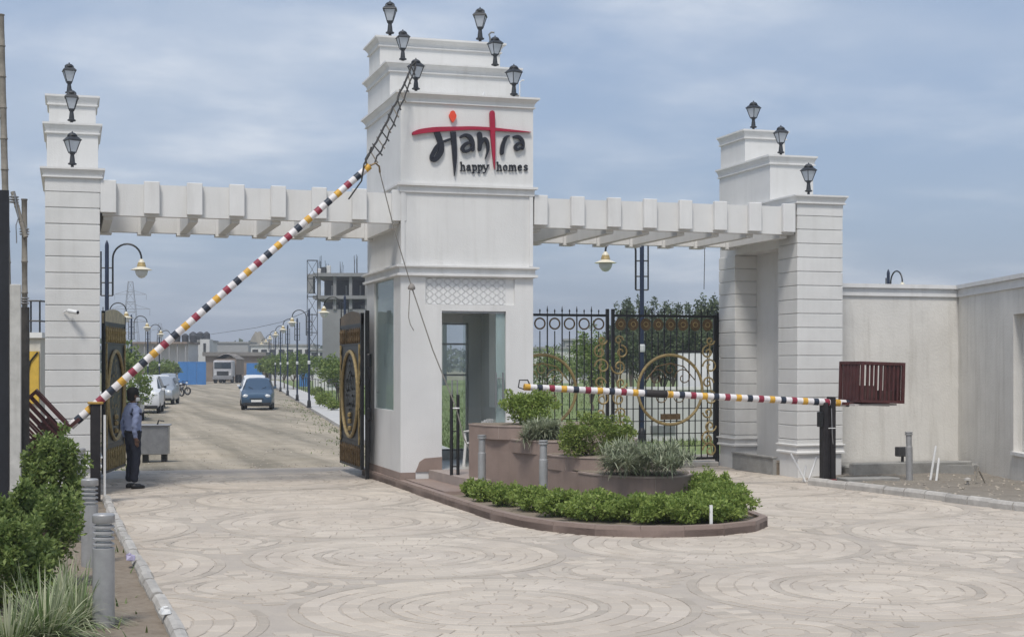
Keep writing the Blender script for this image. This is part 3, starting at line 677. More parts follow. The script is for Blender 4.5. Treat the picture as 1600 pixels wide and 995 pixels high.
# ================================================================== lettering on the tower
SG = thing('wall_sign', 'red and black brush-script sign with small black words on the tower front', 'sign', (6.6, YF - .01, 5.5))
def sg(zx, zy): p = at_y(620 + zx / 6.667, 160 + zy / 6.667, YF); return Vector((p[0], p[2]))
def catmull(P, n=6):
    out = []
    for i in range(len(P) - 1):
        p0, p1, p2, p3 = P[max(i - 1, 0)], P[i], P[i + 1], P[min(i + 2, len(P) - 1)]
        for k in range(n):
            t = k / n; out.append(tuple(.5 * (2 * b + (c - a) * t + (2 * a - 5 * b + 4 * c - d) * t * t + (3 * b - a - 3 * c + d) * t ** 3) for a, b, c, d in zip(p0, p1, p2, p3)))
    out.append(tuple(P[-1])); return out
def ribbon(mb, pts, yf, th=.05, n=6, round_ends=True):
    """pts: (zx, zy, width in the same measure); a flat brush stroke of even thickness"""
    Q = catmull([tuple(map(float, p)) for p in pts], n)
    C = [sg(a, b) for a, b, w in Q]; W = [w / 6.667 * .01145 for a, b, w in Q]
    Lf, Rt = [], []
    for i, c in enumerate(C):
        t = (C[min(i + 1, len(C) - 1)] - C[max(i - 1, 0)]).normalized(); nn = Vector((-t.y, t.x)); Lf.append(c + nn * W[i] / 2); Rt.append(c - nn * W[i] / 2)
    def cap(c, t, w): return [c + (Vector((-t.y, t.x)) * math.cos(q) + t * math.sin(q)) * w / 2 for q in (math.pi * .25, math.pi * .5, math.pi * .75)]
    if round_ends:
        t1 = (C[-1] - C[-2]).normalized(); t0 = (C[0] - C[1]).normalized()
        e1 = cap(C[-1], t1, W[-1]); e0 = cap(C[0], t0, W[0])
    else: e1 = e0 = []
    # quads along the stroke, front and back, plus sides
    k = len(C)
    V = [(p.x, yf, p.y) for p in Lf] + [(p.x, yf, p.y) for p in Rt] + [(p.x, yf + th, p.y) for p in Lf] + [(p.x, yf + th, p.y) for p in Rt]
    F = []
    for i in range(k - 1):
        F += [(i, i + 1, k + i + 1, k + i), (2 * k + i, 3 * k + i, 3 * k + i + 1, 2 * k + i + 1), (i, 2 * k + i, 2 * k + i + 1, i + 1), (k + i, k + i + 1, 3 * k + i + 1, 3 * k + i)]
    F += [(0, k, 3 * k, 2 * k), (k - 1, 3 * k - 1, 4 * k - 1, 2 * k - 1)]
    mb.add(V, F)
    for e, base_l, base_r in ((e1, Lf[-1], Rt[-1]), (e0, Rt[0], Lf[0])):
        if not e: continue
        P_ = [base_l] + e + [base_r]; m_ = len(P_)
        mb.add([(p.x, yf, p.y) for p in P_] + [(p.x, yf + th, p.y) for p in P_], [tuple(range(m_)), tuple(range(2 * m_ - 1, m_ - 1, -1))] + [(q, (q + 1) % m_, m_ + (q + 1) % m_, m_ + q) for q in range(m_)])
    return mb
YS = YF - .055
ribbon(MB(), [(170, 328, 34), (250, 306, 46), (400, 288, 48), (600, 279, 40), (800, 274, 34), (990, 284, 32), (1150, 297, 24), (1300, 309, 13), (1390, 316, 4)], YS).obj('red_stroke', SIGNRED, SG)
ribbon(MB(), [(986, 118, 54), (988, 200, 54), (992, 350, 48), (1000, 500, 36), (1006, 620, 20), (1010, 700, 4)], YS - .006).obj('red_stroke', SIGNRED, SG)
ribbon(MB(), [(577, 118, 52), (577, 140, 74), (577, 165, 66), (577, 190, 40), (577, 208, 14)], YS).obj('dot', SIGNORANGE, SG)
m1 = ribbon(MB(), [(414, 318, 58), (440, 390, 60), (460, 460, 56), (448, 530, 58), (400, 596, 48), (362, 592, 42), (362, 552, 40)], YS + .008); ribbon(m1, [(362, 556, 40), (405, 480, 44), (440, 436, 34)], YS + .012); ribbon(m1, [(478, 412, 20), (520, 398, 24), (556, 384, 18)], YS + .016)
ribbon(m1, [(582, 312, 54), (590, 420, 54), (597, 560, 46), (598, 680, 26), (595, 770, 3)], YS + .004, round_ends=False); m1.obj('letter', SIGNBLACK, SG)
a1 = ribbon(MB(), [(662, 366, 26), (705, 346, 30), (755, 366, 44), (784, 425, 42), (788, 500, 32)], YS); ribbon(a1, [(770, 420, 24), (712, 440, 36), (676, 482, 38), (700, 514, 30), (745, 506, 26), (780, 462, 20)], YS - .003); a1.obj('letter', SIGNBLACK, SG)
n1 = ribbon(MB(), [(855, 336, 50), (862, 400, 52), (856, 495, 38)], YS); ribbon(n1, [(868, 440, 26), (905, 388, 40), (938, 425, 36), (942, 505, 26), (915, 592, 5)], YS - .003); n1.obj('letter', SIGNBLACK, SG)
r1 = ribbon(MB(), [(1132, 372, 30), (1108, 420, 38), (1092, 480, 42), (1088, 532, 40)], YS); ribbon(r1, [(1112, 386, 24), (1140, 364, 26), (1168, 356, 8)], YS - .003); r1.obj('letter', SIGNBLACK, SG)
a2 = ribbon(MB(), [(1214, 366, 24), (1262, 366, 36), (1300, 402, 36), (1312, 450, 28), (1306, 492, 18)], YS); ribbon(a2, [(1298, 420, 20), (1250, 440, 32), (1228, 474, 34), (1252, 498, 28), (1296, 474, 20)], YS - .003); a2.obj('letter', SIGNBLACK, SG)
GL = {  # strokes in a box 1 wide, x-height 0..1, slab serifs
 'h': [[(.15, 1.55), (.15, 0)], [(.15, .72), (.4, 1.0), (.75, .85), (.8, 0)], [(-.02, 0), (.32, 0)], [(.62, 0), (.98, 0)], [(-.02, 1.55), (.15, 1.55)]],
 'a': [[(.12, .82), (.4, 1.0), (.72, .85), (.74, .1), (.95, .0)], [(.74, .58), (.3, .55), (.08, .28), (.3, .0), (.6, .1), (.74, .3)]],
 'p': [[(.18, 1.0), (.18, -.42)], [(.18, .7), (.5, 1.0), (.88, .75), (.88, .25), (.5, 0), (.18, .25)], [(0, -.42), (.38, -.42)], [(0, 1.0), (.18, 1.0)]],
 'y': [[(.1, 1.0), (.5, .05)], [(.9, 1.0), (.5, .05), (.3, -.4), (.05, -.42)], [(-.05, 1.0), (.25, 1.0)], [(.72, 1.0), (1.02, 1.0)]],
 'o': [[(.5, 1.0), (.12, .75), (.12, .25), (.5, 0), (.88, .25), (.88, .75), (.5, 1.0)]],
 'm': [[(.1, 1.0), (.1, 0)], [(.1, .75), (.3, 1.0), (.48, .8), (.5, 0)], [(.5, .75), (.7, 1.0), (.9, .8), (.92, 0)], [(0, 0), (.2, 0)], [(.4, 0), (.6, 0)], [(.82, 0), (1.02, 0)]],
 'e': [[(.14, .52), (.86, .52), (.82, .85), (.5, 1.0), (.14, .75), (.14, .25), (.5, 0), (.88, .16)]],
 's': [[(.85, .85), (.5, 1.0), (.18, .78), (.4, .54), (.7, .44), (.85, .2), (.5, 0), (.12, .16)]]}
for ch, xa, xb in (('h', 662, 712), ('a', 724, 772), ('p', 784, 832), ('p', 842, 890), ('y', 896, 955), ('h', 1042, 1092), ('o', 1106, 1148), ('m', 1164, 1240), ('e', 1258, 1300), ('s', 1318, 1362)):
    mb = MB()
    for qi, st in enumerate(GL[ch]): ribbon(mb, [(xa + x * (xb - xa), 712 - y * 55, 11.5) for x, y in st], YF - .026 - .0015 * qi, .03, 4)
    mb.obj('small_letter', SIGNBLACK, SG)
# ================================================================== lanterns on the piers and the tower
def make_lantern(label):
    t = thing('pier_lantern', label, 'lantern', (0, 0, 0), 0, 'lanterns on the gate', local=True)
    MB().lathe([(.05, 0), (.05, .03), (.03, .045), (.026, .11), (.075, .125), (.078, .145), (.05, .16), (.042, .24), (.034, .30), (.05, .315), (.05, .33)], n=12).obj('base_stem', DARKLAMP, t, smooth=True)
    MB().lathe([(.072, .33), (.078, .335), (.078, .35), (.07, .352)], n=4, rot=R(45)).obj('lower_rim', DARKLAMP, t)
    for k in range(4):                                     # four tapered panes
        a = k * math.pi / 2; pts = []
        for (w, r, z) in ((.046, .050, .352), (.098, .103, .545)):
            for s in (-1, 1): pts.append((s * w, -r, z))
        pts = [(x * math.cos(a) - y * math.sin(a), x * math.sin(a) + y * math.cos(a), z) for x, y, z in pts]
        q = [(x * .93, y * .93, z) for x, y, z in pts]
        MB().add(pts + q, [(0, 1, 3, 2), (4, 6, 7, 5), (0, 2, 6, 4), (1, 5, 7, 3), (0, 4, 5, 1), (2, 3, 7, 6)]).obj('pane', FROST, t)
        c0 = (-.052, -.052, .35); c1 = (-.108, -.108, .55)
        rot = lambda p: (p[0] * math.cos(a) - p[1] * math.sin(a), p[0] * math.sin(a) + p[1] * math.cos(a), p[2])
        MB().tube([rot(c0), rot(c1)], .008, 5).obj('corner_bar', DARKLAMP, t)
    roof = MB().lathe([(.150, .545), (.182, .556), (.176, .568), (.135, .60), (.10, .625), (.082, .655), (.055, .675), (.02, .69), (.012, .70)], n=4, rot=R(45)).obj('roof', DARKLAMP, t)
    MB().lathe([(.085, .63), (.09, .645), (.075, .67), (.045, .69), (.012, .70), (.012, .715), (.004, .725)], n=12).obj('dome_cap', DARKLAMP, roof, smooth=True)
    return t
LAMPS = [((5.79, 25.15, 6.81), 'black lantern on the tower ledge just above the red stroke, left'), ((7.58, 25.15, 6.81), 'black lantern on the tower ledge above the sign, right'),
         ((5.77, 26.12, 7.52), 'black lantern on the left of the tower second tier'), ((7.51, 26.12, 7.52), 'black lantern on the right of the tower second tier'),
         ((5.73, 27.05, 8.18), 'topmost black lantern on the left of the tower'), ((7.48, 27.05, 8.18), 'topmost black lantern on the right of the tower'),
         ((.03, 25.3, 5.29), 'lowest black lantern on the left entrance pier'), ((.02, 26.45, 6.19), 'middle black lantern of the left entrance pier'), ((-.02, 27.55, 6.86), 'topmost black lantern of the left entrance pier'),
         ((13.45, 25.2, 5.29), 'lowest black lantern on the right pier beside the boundary wall'), ((13.48, 26.4, 6.19), 'middle black lantern of the right pier'), ((13.42, 27.5, 6.86), 'topmost black lantern of the right pier')]
lan = make_lantern(LAMPS[0][1])
for i, (p, lb) in enumerate(LAMPS):
    rz = rng.uniform(-.5, .5); sc_ = .92
    if i == 0: lan.location = p; lan.rotation_euler = (0, 0, .3); lan.scale = (sc_,) * 3
    else: dup(lan, p, rz, lb, scale=sc_ * (1.12 if i in (4, 5) else 1))

# ================================================================== iron gates
def scroll(mb, c, r, start, turns, sgn=1, rad=.011, n=22, plane_y=0.):
    pts = []
    for k in range(n + 1):
        t = k / n; a = start + sgn * t * turns * 2 * math.pi; q = r * (1 - .78 * t)
        pts.append((c[0] + q * math.cos(a), plane_y, c[1] + q * math.sin(a)))
    return mb.tube(pts, rad, 5)
def bar_gate(label, xa, xb, filled, yg=28.36, mirror=False):
    t = thing('iron_gate', label, 'gate', ((xa + xb) / 2, yg, .13), 0, 'closed gate leaves of the right entrance')
    z0, z1 = .14, 3.16
    MB().box(xa, xa + .06, yg - .03, yg + .03, z0, z1 + .1).obj('stile', BLACKM, t); MB().box(xb - .06, xb, yg - .03, yg + .03, z0, z1 + (0 if filled else .1)).obj('stile', BLACKM, t)
    MB().box(xa + .06, xb - .06, yg - .025, yg + .025, z1 - .06, z1 - .01).obj('top_rail', BLACKM, t)
    MB().box(xa + .06, xb - .06, yg - .025, yg + .025, z0, z0 + .05).obj('bottom_rail', BLACKM, t)
    n = 16; L = xb - xa - .12
    for k in range(1, n):
        x = xa + .06 + L * k / n; odd = k % 2
        top = z1 - .01 + (.16 if odd == 0 else .10)
        b = MB()
        if odd == 0: b.box(x - .011, x + .011, yg - .011, yg + .011, z0 + .05, z1 - .06)
        else: b.box(x - .009, x + .009, yg - .009, yg + .009, z0 + .05, z1 - .36)
        b.obj('bar', BLACKM, t)
        MB().lathe([(.010, z1 - .012), (.011, z1 + .03), (.019, z1 + .05), (.003, top)], (x, yg, 0), 6).obj('spike', BLACKM, t)
        if odd:
            cz = z1 - .21
            if filled:
                g = MB().lathe([(.002, -.012), (.115, -.012), (.118, 0), (.115, .012), (.002, .012)], n=14)
                g.v = [(x + p[0], yg + p[2], cz + p[1] * 1.12) for p in g.v]; rg = g.obj('rosette', BRONZE, t)
                MB().ring((x, yg - .016, cz), .05, .012, 'y', 10, 5).obj('rosette_ring', GOLD, rg)
            else: MB().ring((x, yg, cz), .108, .017, 'y', 18, 6).obj('ring', BRONZE, t, smooth=True)
    for z in ([.42, .68, .94, 1.2] if filled else [.5, 1.0]): MB().box(xa + .06, xb - .06, yg + .012, yg + .026, z, z + .018).obj('cross_bar', BLACKM, t)
    cx_ = (xa + xb) / 2 + (.12 if filled else -.12); cz = 1.60
    MB().ring((cx_, yg - .03, cz), .72, .032, 'y', 56, 8).obj('medallion_ring', GOLD, t, smooth=True)
    em = MB()
    for (u, v, r_, st, tr, sg_) in ((-.3, .25, .2, 0, 1.2, 1), (.3, .25, .2, math.pi, 1.2, -1), (-.22, -.15, .16, 1, 1.1, -1), (.22, -.15, .16, 2, 1.1, 1), (0, .42, .14, 0, 1.2, 1)): scroll(em, (cx_ + u, cz + v), r_, st, tr, sg_, .012, plane_y=yg - .03)
    em.tube([(cx_ - .55, yg - .03, cz + .2), (cx_ - .3, yg - .03, cz + .48), (cx_, yg - .03, cz + .55), (cx_ + .3, yg - .03, cz + .48), (cx_ + .55, yg - .03, cz + .2)], .012, 5)
    em.obj('medallion_scroll', BRONZE if filled else GOLD, t)
    if filled: MB().box(cx_ - .22, cx_ + .22, yg - .05, yg - .03, .98, 1.10).obj('plaque', BRONZE, t)
    for (xs_, sg_) in ((xa + .15, 1), (xb - .15, -1)):
        for q, (zz_, rr) in enumerate(((2.62, .10), (2.38, .14), (2.08, .17), (1.74, .13), (1.42, .15), (1.12, .12), (.84, .14), (.58, .15), (.33, .17))):
            s_ = MB(); scroll(s_, (xs_ + sg_ * .05 * (q % 2), zz_), rr, 1.57 * (q % 3), 1.25, sg_ * (-1) ** q, .019, plane_y=yg - .028); s_.obj('scroll', GOLD, t)
        st_ = MB().tube([(xs_ - sg_ * .06, yg - .028, .22), (xs_ + sg_ * .05, yg - .028, .8), (xs_ - sg_ * .05, yg - .028, 1.4), (xs_ + sg_ * .04, yg - .028, 2.0), (xs_, yg - .028, 2.6)], .012, 5).obj('scroll_stem', GOLD, t)
    return t
bar_gate('closed iron gate leaf with open gold rings next to the tower', 7.93, 10.58, False)
bar_gate('closed iron gate leaf with solid brown rosettes next to the right pier', 10.64, 12.98, True)
tag(MB().box(12.985, 13.04, 28.33, 28.42, -.01, 3.2).obj('gate_post', BLACKM), 'black steel hinge post of the closed gate at the right pier', 'gate post')
tag(MB().bbox(10.4, 12.96, 28.15, 28.6, -.01, .10, .02).obj('gate_sill', KERBGREY), 'low pale concrete sill under the closed right gate', 'sill')
def panel_gate(label, x, ya, yb, face, crest):
    """solid leaf standing open along the depth of the entrance; face +1 shows its gold side towards +x"""
    t = thing('panel_gate', label, 'gate', (x, (ya + yb) / 2, .15), 0, 'open gate leaves of the left entrance')
    z0, z1 = .16, 3.14; L = yb - ya; s = face
    MB().box(x - .012, x + .012, ya + .05, yb - .05, z0 + .06, z1 - .3).obj('sheet', mat('gate_sheet', (.020, .023, .028), .4, var=.25, scale=4), t)
    MB().box(x - .03, x + .03, ya, ya + .05, z0, z1 - .06).obj('stile', BLACKM, t); MB().box(x - .03, x + .03, yb - .05, yb, z0, z1 - .10).obj('stile', BLACKM, t)
    for z in (z0, .62, z1 - .30, z1 - .66): MB().box(x - .025, x + .025, ya + .05, yb - .05, z, z + .05).obj('rail', BLACKM, t)
    prof = [(ya, z1 - .28)] + [(ya + L * k / 12, z1 - .10 + .10 * math.sin(math.pi * k / 12)) for k in range(13)] + [(yb, z1 - .28)]
    c_ = MB(); n = len(prof)
    c_.add([(x - .02, p[0], p[1]) for p in prof] + [(x + .02, p[0], p[1]) for p in prof], [tuple(range(n)), tuple(range(2 * n - 1, n - 1, -1))] + [(i, (i + 1) % n, n + (i + 1) % n, n + i) for i in range(n)])
    c_.obj('crest', crest, t)
    xo = x + s * .035
    for k in range(11):
        y_ = ya + .15 + (L - .3) * k / 10
        for (za, zb) in ((z0 + .05, .60), (z1 - .62, z1 - .32)):
            MB().lathe([(.012, za), (.026, za + .06), (.018, (za + zb) / 2), (.028, zb - .08), (.005, zb)], (xo, y_, 0), 6).obj('gold_picket', GOLD if s > 0 else BRONZE, t)
    yc, zc = (ya + yb) / 2, 1.55
    MB().ring((xo, yc, zc), .82, .035, 'x', 48, 6, ell=1.0).obj('medallion_ring', GOLD, t, smooth=True)
    em = MB()
    for (u, v, r2, st, tr) in ((-.25, .2, .2, 0, 1.2), (.25, .2, .2, 2, 1.2), (0, .5, .16, 1, 1.2), (0, -.35, .18, 1, 1.2), (-.3, -.15, .14, 1, 1), (.3, -.15, .14, 1, 1)):
        sc = MB(); scroll(sc, (0, 0), r2, st, tr, 1, .022); em.add([(xo, yc + u + p[0], zc + v + p[2]) for p in sc.v], sc.f)
    for zq in (-.66, -.52, -.40): em.lathe([(.012, -.05), (.045, -.03), (.045, .03), (.012, .05)], (xo, yc, zc + zq), 7)
    em.obj('medallion_scroll', GOLD, t)
    for ye in (ya + .14, yb - .14):
        for q, (zz_, rr) in enumerate(((2.35, .07), (2.1, .10), (1.8, .11), (1.2, .10), (.9, .09), (.66, .08))):
            sc = MB(); scroll(sc, (0, 0), rr, q, 1.2, (-1) ** q, .02); o_ = MB(); o_.add([(xo, ye + p[0], zz_ + p[2]) for p in sc.v], sc.f); o_.obj('scroll', GOLD, t)
        MB().tube([(xo, ye, .62), (xo, ye + .03, 1.4), (xo, ye - .02, 2.2), (xo, ye, 2.5)], .02, 5).obj('scroll_stem', GOLD, t)
    return t
panel_gate('open black gate leaf with gold medallion behind the guard', .78, 27.3, 29.5, 1, mat('crest_pale', (.50, .42, .27), .5, var=.3, scale=9)).rotation_euler = (0, 0, -R(11.5))
panel_gate('open black gate leaf with brown crest against the tower side', 5.20, 27.0, 29.25, -1, BRONZE)
gp = thing('gate_post', 'dark steel hinge post of the open gate leaf at the tower', 'gate post', (5.27, 26.9, 0))
MB().bbox(5.235, 5.305, 26.87, 26.95, -.01, 3.12, .008).obj('post', BLACKM, gp)
for z in (2.2, 1.2): MB().lathe([(.05, z - .12), (.06, z - .1), (.06, z + .1), (.05, z + .12)], (5.30, 26.91, 0), 8).obj('hinge', BLACKM, gp)

# ================================================================== boom barriers
def boom(label, piv, tip, tail, seq_off, wrap=None):
    t = thing('boom_barrier', label, 'boom barrier', (piv[0], piv[1], 0))
    a, b = Vector(tail), Vector(tip); L = (b - a).length; dr = (b - a).normalized()
    pos = L; k = 0; cols = [B_YEL, B_NAVY, B_RED]; r0, r1 = .062, .055
    lenc, lenw = .098, .115
    while pos > .02:
        for ln, m in ((lenc, cols[(k + seq_off) % 3]), (lenw, B_WHITE)):
            e = max(0, pos - ln)
            if pos <= .02: break
            p0, p1 = a + dr * e, a + dr * pos; f0, f1 = e / L, pos / L
            rr = lambda f: r0 + (r1 - r0) * f + (.0015 if m is not B_WHITE else 0)
            MB().tube([p0, p1], [rr(f0), rr(f1)], 14).obj('paint_band', m, t, smooth=True); pos = e
        k += 1
    if wrap:
        MB().tube([a + dr * wrap[0], a + dr * (wrap[0] + .01), a + dr * (wrap[1] - .01), a + dr * wrap[1]], [.06, .067, .067, .06], 14).obj('tape_wrap', WRAP, t, smooth=True)
    return t, dr
# right boom, lowered
PR = (12.80, 23.3, 1.46)
bt, dr = boom('lowered striped boom barrier across the right entrance with maroon basket', PR, (7.20, 23.3, 1.745), (13.22, 23.3, 1.43), 0, (3.48, 3.86))
hk = MB().tube([(7.22, 23.3, 1.70), (7.10, 23.3, 1.74), (7.12, 23.3, 1.86), (7.26, 23.3, 1.86), (7.30, 23.3, 1.78)], .012, 6).obj('end_hook', BLACKM, bt)
po = MB(); po.bbox(12.70, 12.78, 23.22, 23.40, -.01, 1.45, .006); po.bbox(12.84, 12.93, 23.22, 23.40, -.01, 1.55, .006); po.box(12.78, 12.84, 23.26, 23.36, .0, 1.36)
post = po.obj('post', mat('boom_post', (.022, .019, .020), .55, var=.5, scale=7), bt)
MB().bbox(12.64, 12.70, 23.24, 23.38, 1.02, 1.28, .006).obj('latch_box', BLACKM, post)
MB().tube([(12.83, 23.20, 1.35), (12.84, 23.19, .9), (12.86, 23.2, .72)], .009, 6).obj('chain', STEEL, post)
MB().tube([(12.76, 23.18, 1.0), (12.9, 23.18, 1.0)], .008, 6).obj('bolt', PLASTICW, post)
MB().bbox(12.78, 12.945, 23.20, 23.42, .0, .10, .01).obj('red_foot', mat('red_splash', (.28, .05, .055), .8, col2=(.05, .03, .03), scale=12), post)
def basket(t, origin, ux, uz, sx, sy, sz):
    """open slatted counterweight basket; ux, uz are its own axes in the boom's plane"""
    o = Vector(origin); ux = Vector(ux).normalized(); uz = Vector(uz).normalized(); uy = Vector((0, 1, 0))
    def pt(a, b, c): return o + ux * a + uy * b + uz * c
    def bx(a0, a1, b0, b1, c0, c1, m=None):
        return MB().add([pt(a, b, c) for c in (c0, c1) for a, b in ((a0, b0), (a1, b0), (a1, b1), (a0, b1))], [(0, 3, 2, 1), (4, 5, 6, 7), (0, 1, 5, 4), (1, 2, 6, 5), (2, 3, 7, 6), (3, 0, 4, 7)])
    g = MB()
    for c0 in (0, sz - .05):
        for b0 in (0, sy - .05):
            q = bx(0, sx, b0, b0 + .05, c0, c0 + .05); g.add(q.v, q.f)
        for a0 in (0, sx - .05):
            q = bx(a0, a0 + .05, .05, sy - .05, c0, c0 + .05); g.add(q.v, q.f)
    for a0 in (0, sx - .05):
        for b0 in (0, sy - .05):
            q = bx(a0, a0 + .05, b0, b0 + .05, .05, sz - .05); g.add(q.v, q.f)
    fr_ = g.obj('basket_frame', MAROON, t)
    n = 9
    for k in range(1, n):
        a0 = .05 + (sx - .1) * k / n - .017
        for b0 in (.012, sy - .03): bx(a0, a0 + .034, b0, b0 + .018, .05, sz - .05).obj('slat', MAROON, fr_)
    n = 6
    for k in range(1, n):
        b0 = .05 + (sy - .1) * k / n - .02
        for a0 in (.012, sx - .03): bx(a0, a0 + .018, b0 - .03, b0 + .066, .05, sz - .05).obj('slat', MAROON, fr_)
    bx(.05, sx - .05, .05, sy - .05, .012, .03).obj('basket_floor', MAROON, fr_)
    for (a0, b0, c1) in ((.12, .1, .3), (.45, .12, .22), (.7, .2, .34)):
        if a0 + .25 < sx: bx(a0, a0 + .24, b0, b0 + .22, .032, c1).obj('counterweight_block', mat('weight_block', (.10, .055, .05), .9, var=.4, scale=6), fr_)
    bx(-.16, sx * .85, sy * .35, sy * .65, -.055, -.003).obj('carrier_bar', PLASTICW if False else MAROON, fr_)
basket(bt, (13.22, 22.86, 1.455), (1, 0, -.03), (.03, 0, 1), .86, .80, .72)
MB().box(13.15, 13.98, 22.95, 23.35, 1.395, 1.425).obj('carrier_plate', mat('pale_plate', (.5, .47, .45), .6), bt)
# left boom, raised
PL = Vector((.37, 23.3, 1.51)); TIPL = Vector((4.60, 23.3, 5.30)); dl = (TIPL - PL).normalized(); TAILL = PL - dl * .50
bl, _ = boom('raised striped boom barrier slanting up to the tower with maroon basket', PL, TIPL, TAILL, 0)
po = MB(); po.bbox(.29, .44, 23.20, 23.40, -.01, 1.515, .008)
po.obj('post', MATS['boom_post'], bl)
MB().bbox(.25, .48, 23.18, 23.42, 1.515, 1.55, .006).obj('post_cap', mat('ochre_cap', (.40, .25, .06), .6, var=.3), bl)
MB().tube([(.50, 23.26, 0), (.50, 23.26, 1.35)], .02, 8).obj('stay_pipe', PLASTICW, bl)
perp = Vector((-dl.z, 0, dl.x))
basket(bl, TAILL - Vector((0, .44, 0)) + dl * .02 - dl * .0 + perp * .03, -dl, perp, .92, .88, .72)
MB().tube([TIPL, TIPL + Vector((.10, 0, .05)), TIPL + Vector((.16, 0, .0)), TIPL + Vector((.17, 0, -.10))], .016, 6).obj('end_hook', BRONZE, bl)
# knotted cable ladder from the tip to the lantern on the ledge
A = TIPL + Vector((-.02, .02, .02)); B = Vector((5.74, 25.0, 7.36)); n = 26; ax = (B - A).normalized(); sd_ = ax.cross(Vector((0, 1, 0))).normalized()
lad = thing('cable_ladder', 'dark knotted cable ladder running from the raised boom tip to a tower lantern', 'cable', A[:])
for s_ in (-1, 1):
    pts = []
    for k in range(n + 1):
        t_ = k / n; w = .075 * (1 - .55 * t_) * (1 if k not in (0, n) else .2)
        pts.append(A.lerp(B, t_) + sd_ * s_ * w + Vector((rng.uniform(-.012, .012), 0, rng.uniform(-.012, .012))) - Vector((0, 0, .10 * math.sin(math.pi * t_))))
    MB().tube(pts, .018 if s_ > 0 else .014, 6).obj('strand', WIRE, lad)
    if s_ < 0: Lp = pts
    else: Rp = pts
for k in range(2, n - 1, 2):
    a_, b_ = Lp[k], Rp[min(k + 1, n)]; e = (b_ - a_)
    MB().tube([a_ - e * .35, b_ + e * .25], [.014, .010], 5).obj('rung', BAMBOO if k % 4 else WIRE, lad)
tag(MB().tube([TIPL + Vector((-.35, -.06, -.55)), TIPL + Vector((-.14, -.06, -.25)), TIPL + Vector((-.10, -.06, .02)), TIPL + Vector((-.02, -.06, .16)), TIPL + Vector((.02, -.05, .3))], .014, 6).obj('cable_end', WIRE), 'loose black cable end tied round the raised boom tip', 'cable')
# pull rope with its weight, tied to the stand by the door
Rw = Vector(at_y(643, 448, 23.6)); St = Vector((6.08, 23.46, 1.40)); R0 = TIPL + Vector((.17, 0, -.10))
rp = thing('pull_rope', 'grey pull rope hanging from the raised boom to the stand by the door', 'rope', R0[:])
MB().tube([R0, R0.lerp(Rw, .5) + Vector((-.01, 0, -.05)), Rw], .009, 5).obj('rope', ROPE, rp)
MB().tube([Rw, Rw.lerp(St, .5) + Vector((-.02, 0, -.04)), St], .011, 5).obj('rope', ROPE, rp)
MB().tube([St, St + Vector((.12, -.05, -.5)), St + Vector((.42, -.1, -1.12))], .011, 5).obj('rope', ROPE, rp)
MB().tube([Rw + Vector((-.03, 0, -.06)), Rw + Vector((-.05, 0, -.5)), Rw + Vector((-.02, 0, -.62)), Rw + Vector((.04, 0, -.72))], .008, 5).obj('loose_end', ROPE, rp)
MB().lathe([(.004, .06), (.03, .045), (.05, .02), (.065, -.02), (.058, -.045), (.02, -.055)], Rw[:], 10).obj('pulley_weight', mat('pulley', (.23, .21, .19), .6, var=.3, scale=30), rp, smooth=True)
MB().ring((St.x, St.y, St.z + .0), .05, .012, 'z', 12, 5).obj('knot', PLASTICW, rp)
# stand of two rods on the step
sn = thing('boom_stand', 'narrow black stand of two rods on the step before the door', 'stand', (6.06, 23.5, .30))
for x in (6.01, 6.12): MB().tube([(x, 23.5, .30), (x, 23.5, 1.62)], .028, 8).obj('rod', BLACKM, sn)
for z in (.44, 1.02): MB().tube([(6.01, 23.5, z), (6.12, 23.5, z)], .012, 6).obj('cross_piece', BLACKM, sn)
MB().tube([(6.02, 23.5, 1.6), (6.02, 23.5, 1.86), (6.11, 23.5, 1.86), (6.11, 23.5, 1.6)], .012, 6).obj('top_loop', STEEL, sn)

# ================================================================== bollards
def make_bollard(label):
    t = thing('bollard', label, 'bollard', (0, 0, 0), 0, 'steel bollard lights', local=True)
    MB().lathe([(.085, 0), (.085, .64), (.078, .645)], n=24).obj('shaft', BOLL, t, smooth=True)
    MB().lathe([(.055, .64), (.055, .86)], n=16).obj('light_core', GLOBE, t, smooth=True)
    for k in range(4): MB().lathe([(.062, .672 + k * .045), (.084, .664 + k * .045), (.084, .676 + k * .045), (.062, .690 + k * .045)], n=20).obj('louvre', BOLL, t, smooth=True)
    MB().lathe([(.084, .84), (.087, .845), (.087, .90), (.078, .91), (.0, .912)], n=24).obj('cap', BOLL, t, smooth=True)
    return t
BO = [((.25, 11.98, .03), 'largest grey louvred bollard in the foreground beside the striped grass'), ((.19, 15.71, .03), 'second grey louvred bollard, between the leafy shrub and the soil strip'), ((.12, 21.6, .03), 'third grey louvred bollard, half hidden by the leafy shrub')]
b0 = make_bollard(BO[0][1]); b0.location = BO[0][0]
for p, lb in BO[1:]: dup(b0, p, .4, lb)
def slim_bollard(label, p, h, tilt=0.):
    t = thing('slim_bollard', label, 'bollard', p, 0, None, local=True)
    MB().lathe([(.062, 0), (.062, h * .70), (.052, h * .71), (.052, h * .93)], n=16).obj('shaft', BOLL, t, smooth=True)
    MB().lathe([(.05, h * .93), (.07, h * .94), (.07, h * .965), (.05, h * .97), (.068, h * .98), (.068, h), (.0, h)], n=16).obj('cap', BOLL, t, smooth=True)
    MB().lathe([(.09, -.02), (.09, .015), (.06, .02)], n=16).obj('foot', KERBGREY, t)
    t.rotation_euler = (0, tilt, 0); return t
slim_bollard('slim grey bollard at the planter corner nearest the door', (6.10, 21.95, .10), .93)
slim_bollard('slim grey bollard in front of the middle planter step', (6.50, 20.1, .10), .93)
slim_bollard('slim steel bollard in the bare soil before the boundary wall', (14.33, 23.1, .04), .88, -.02)

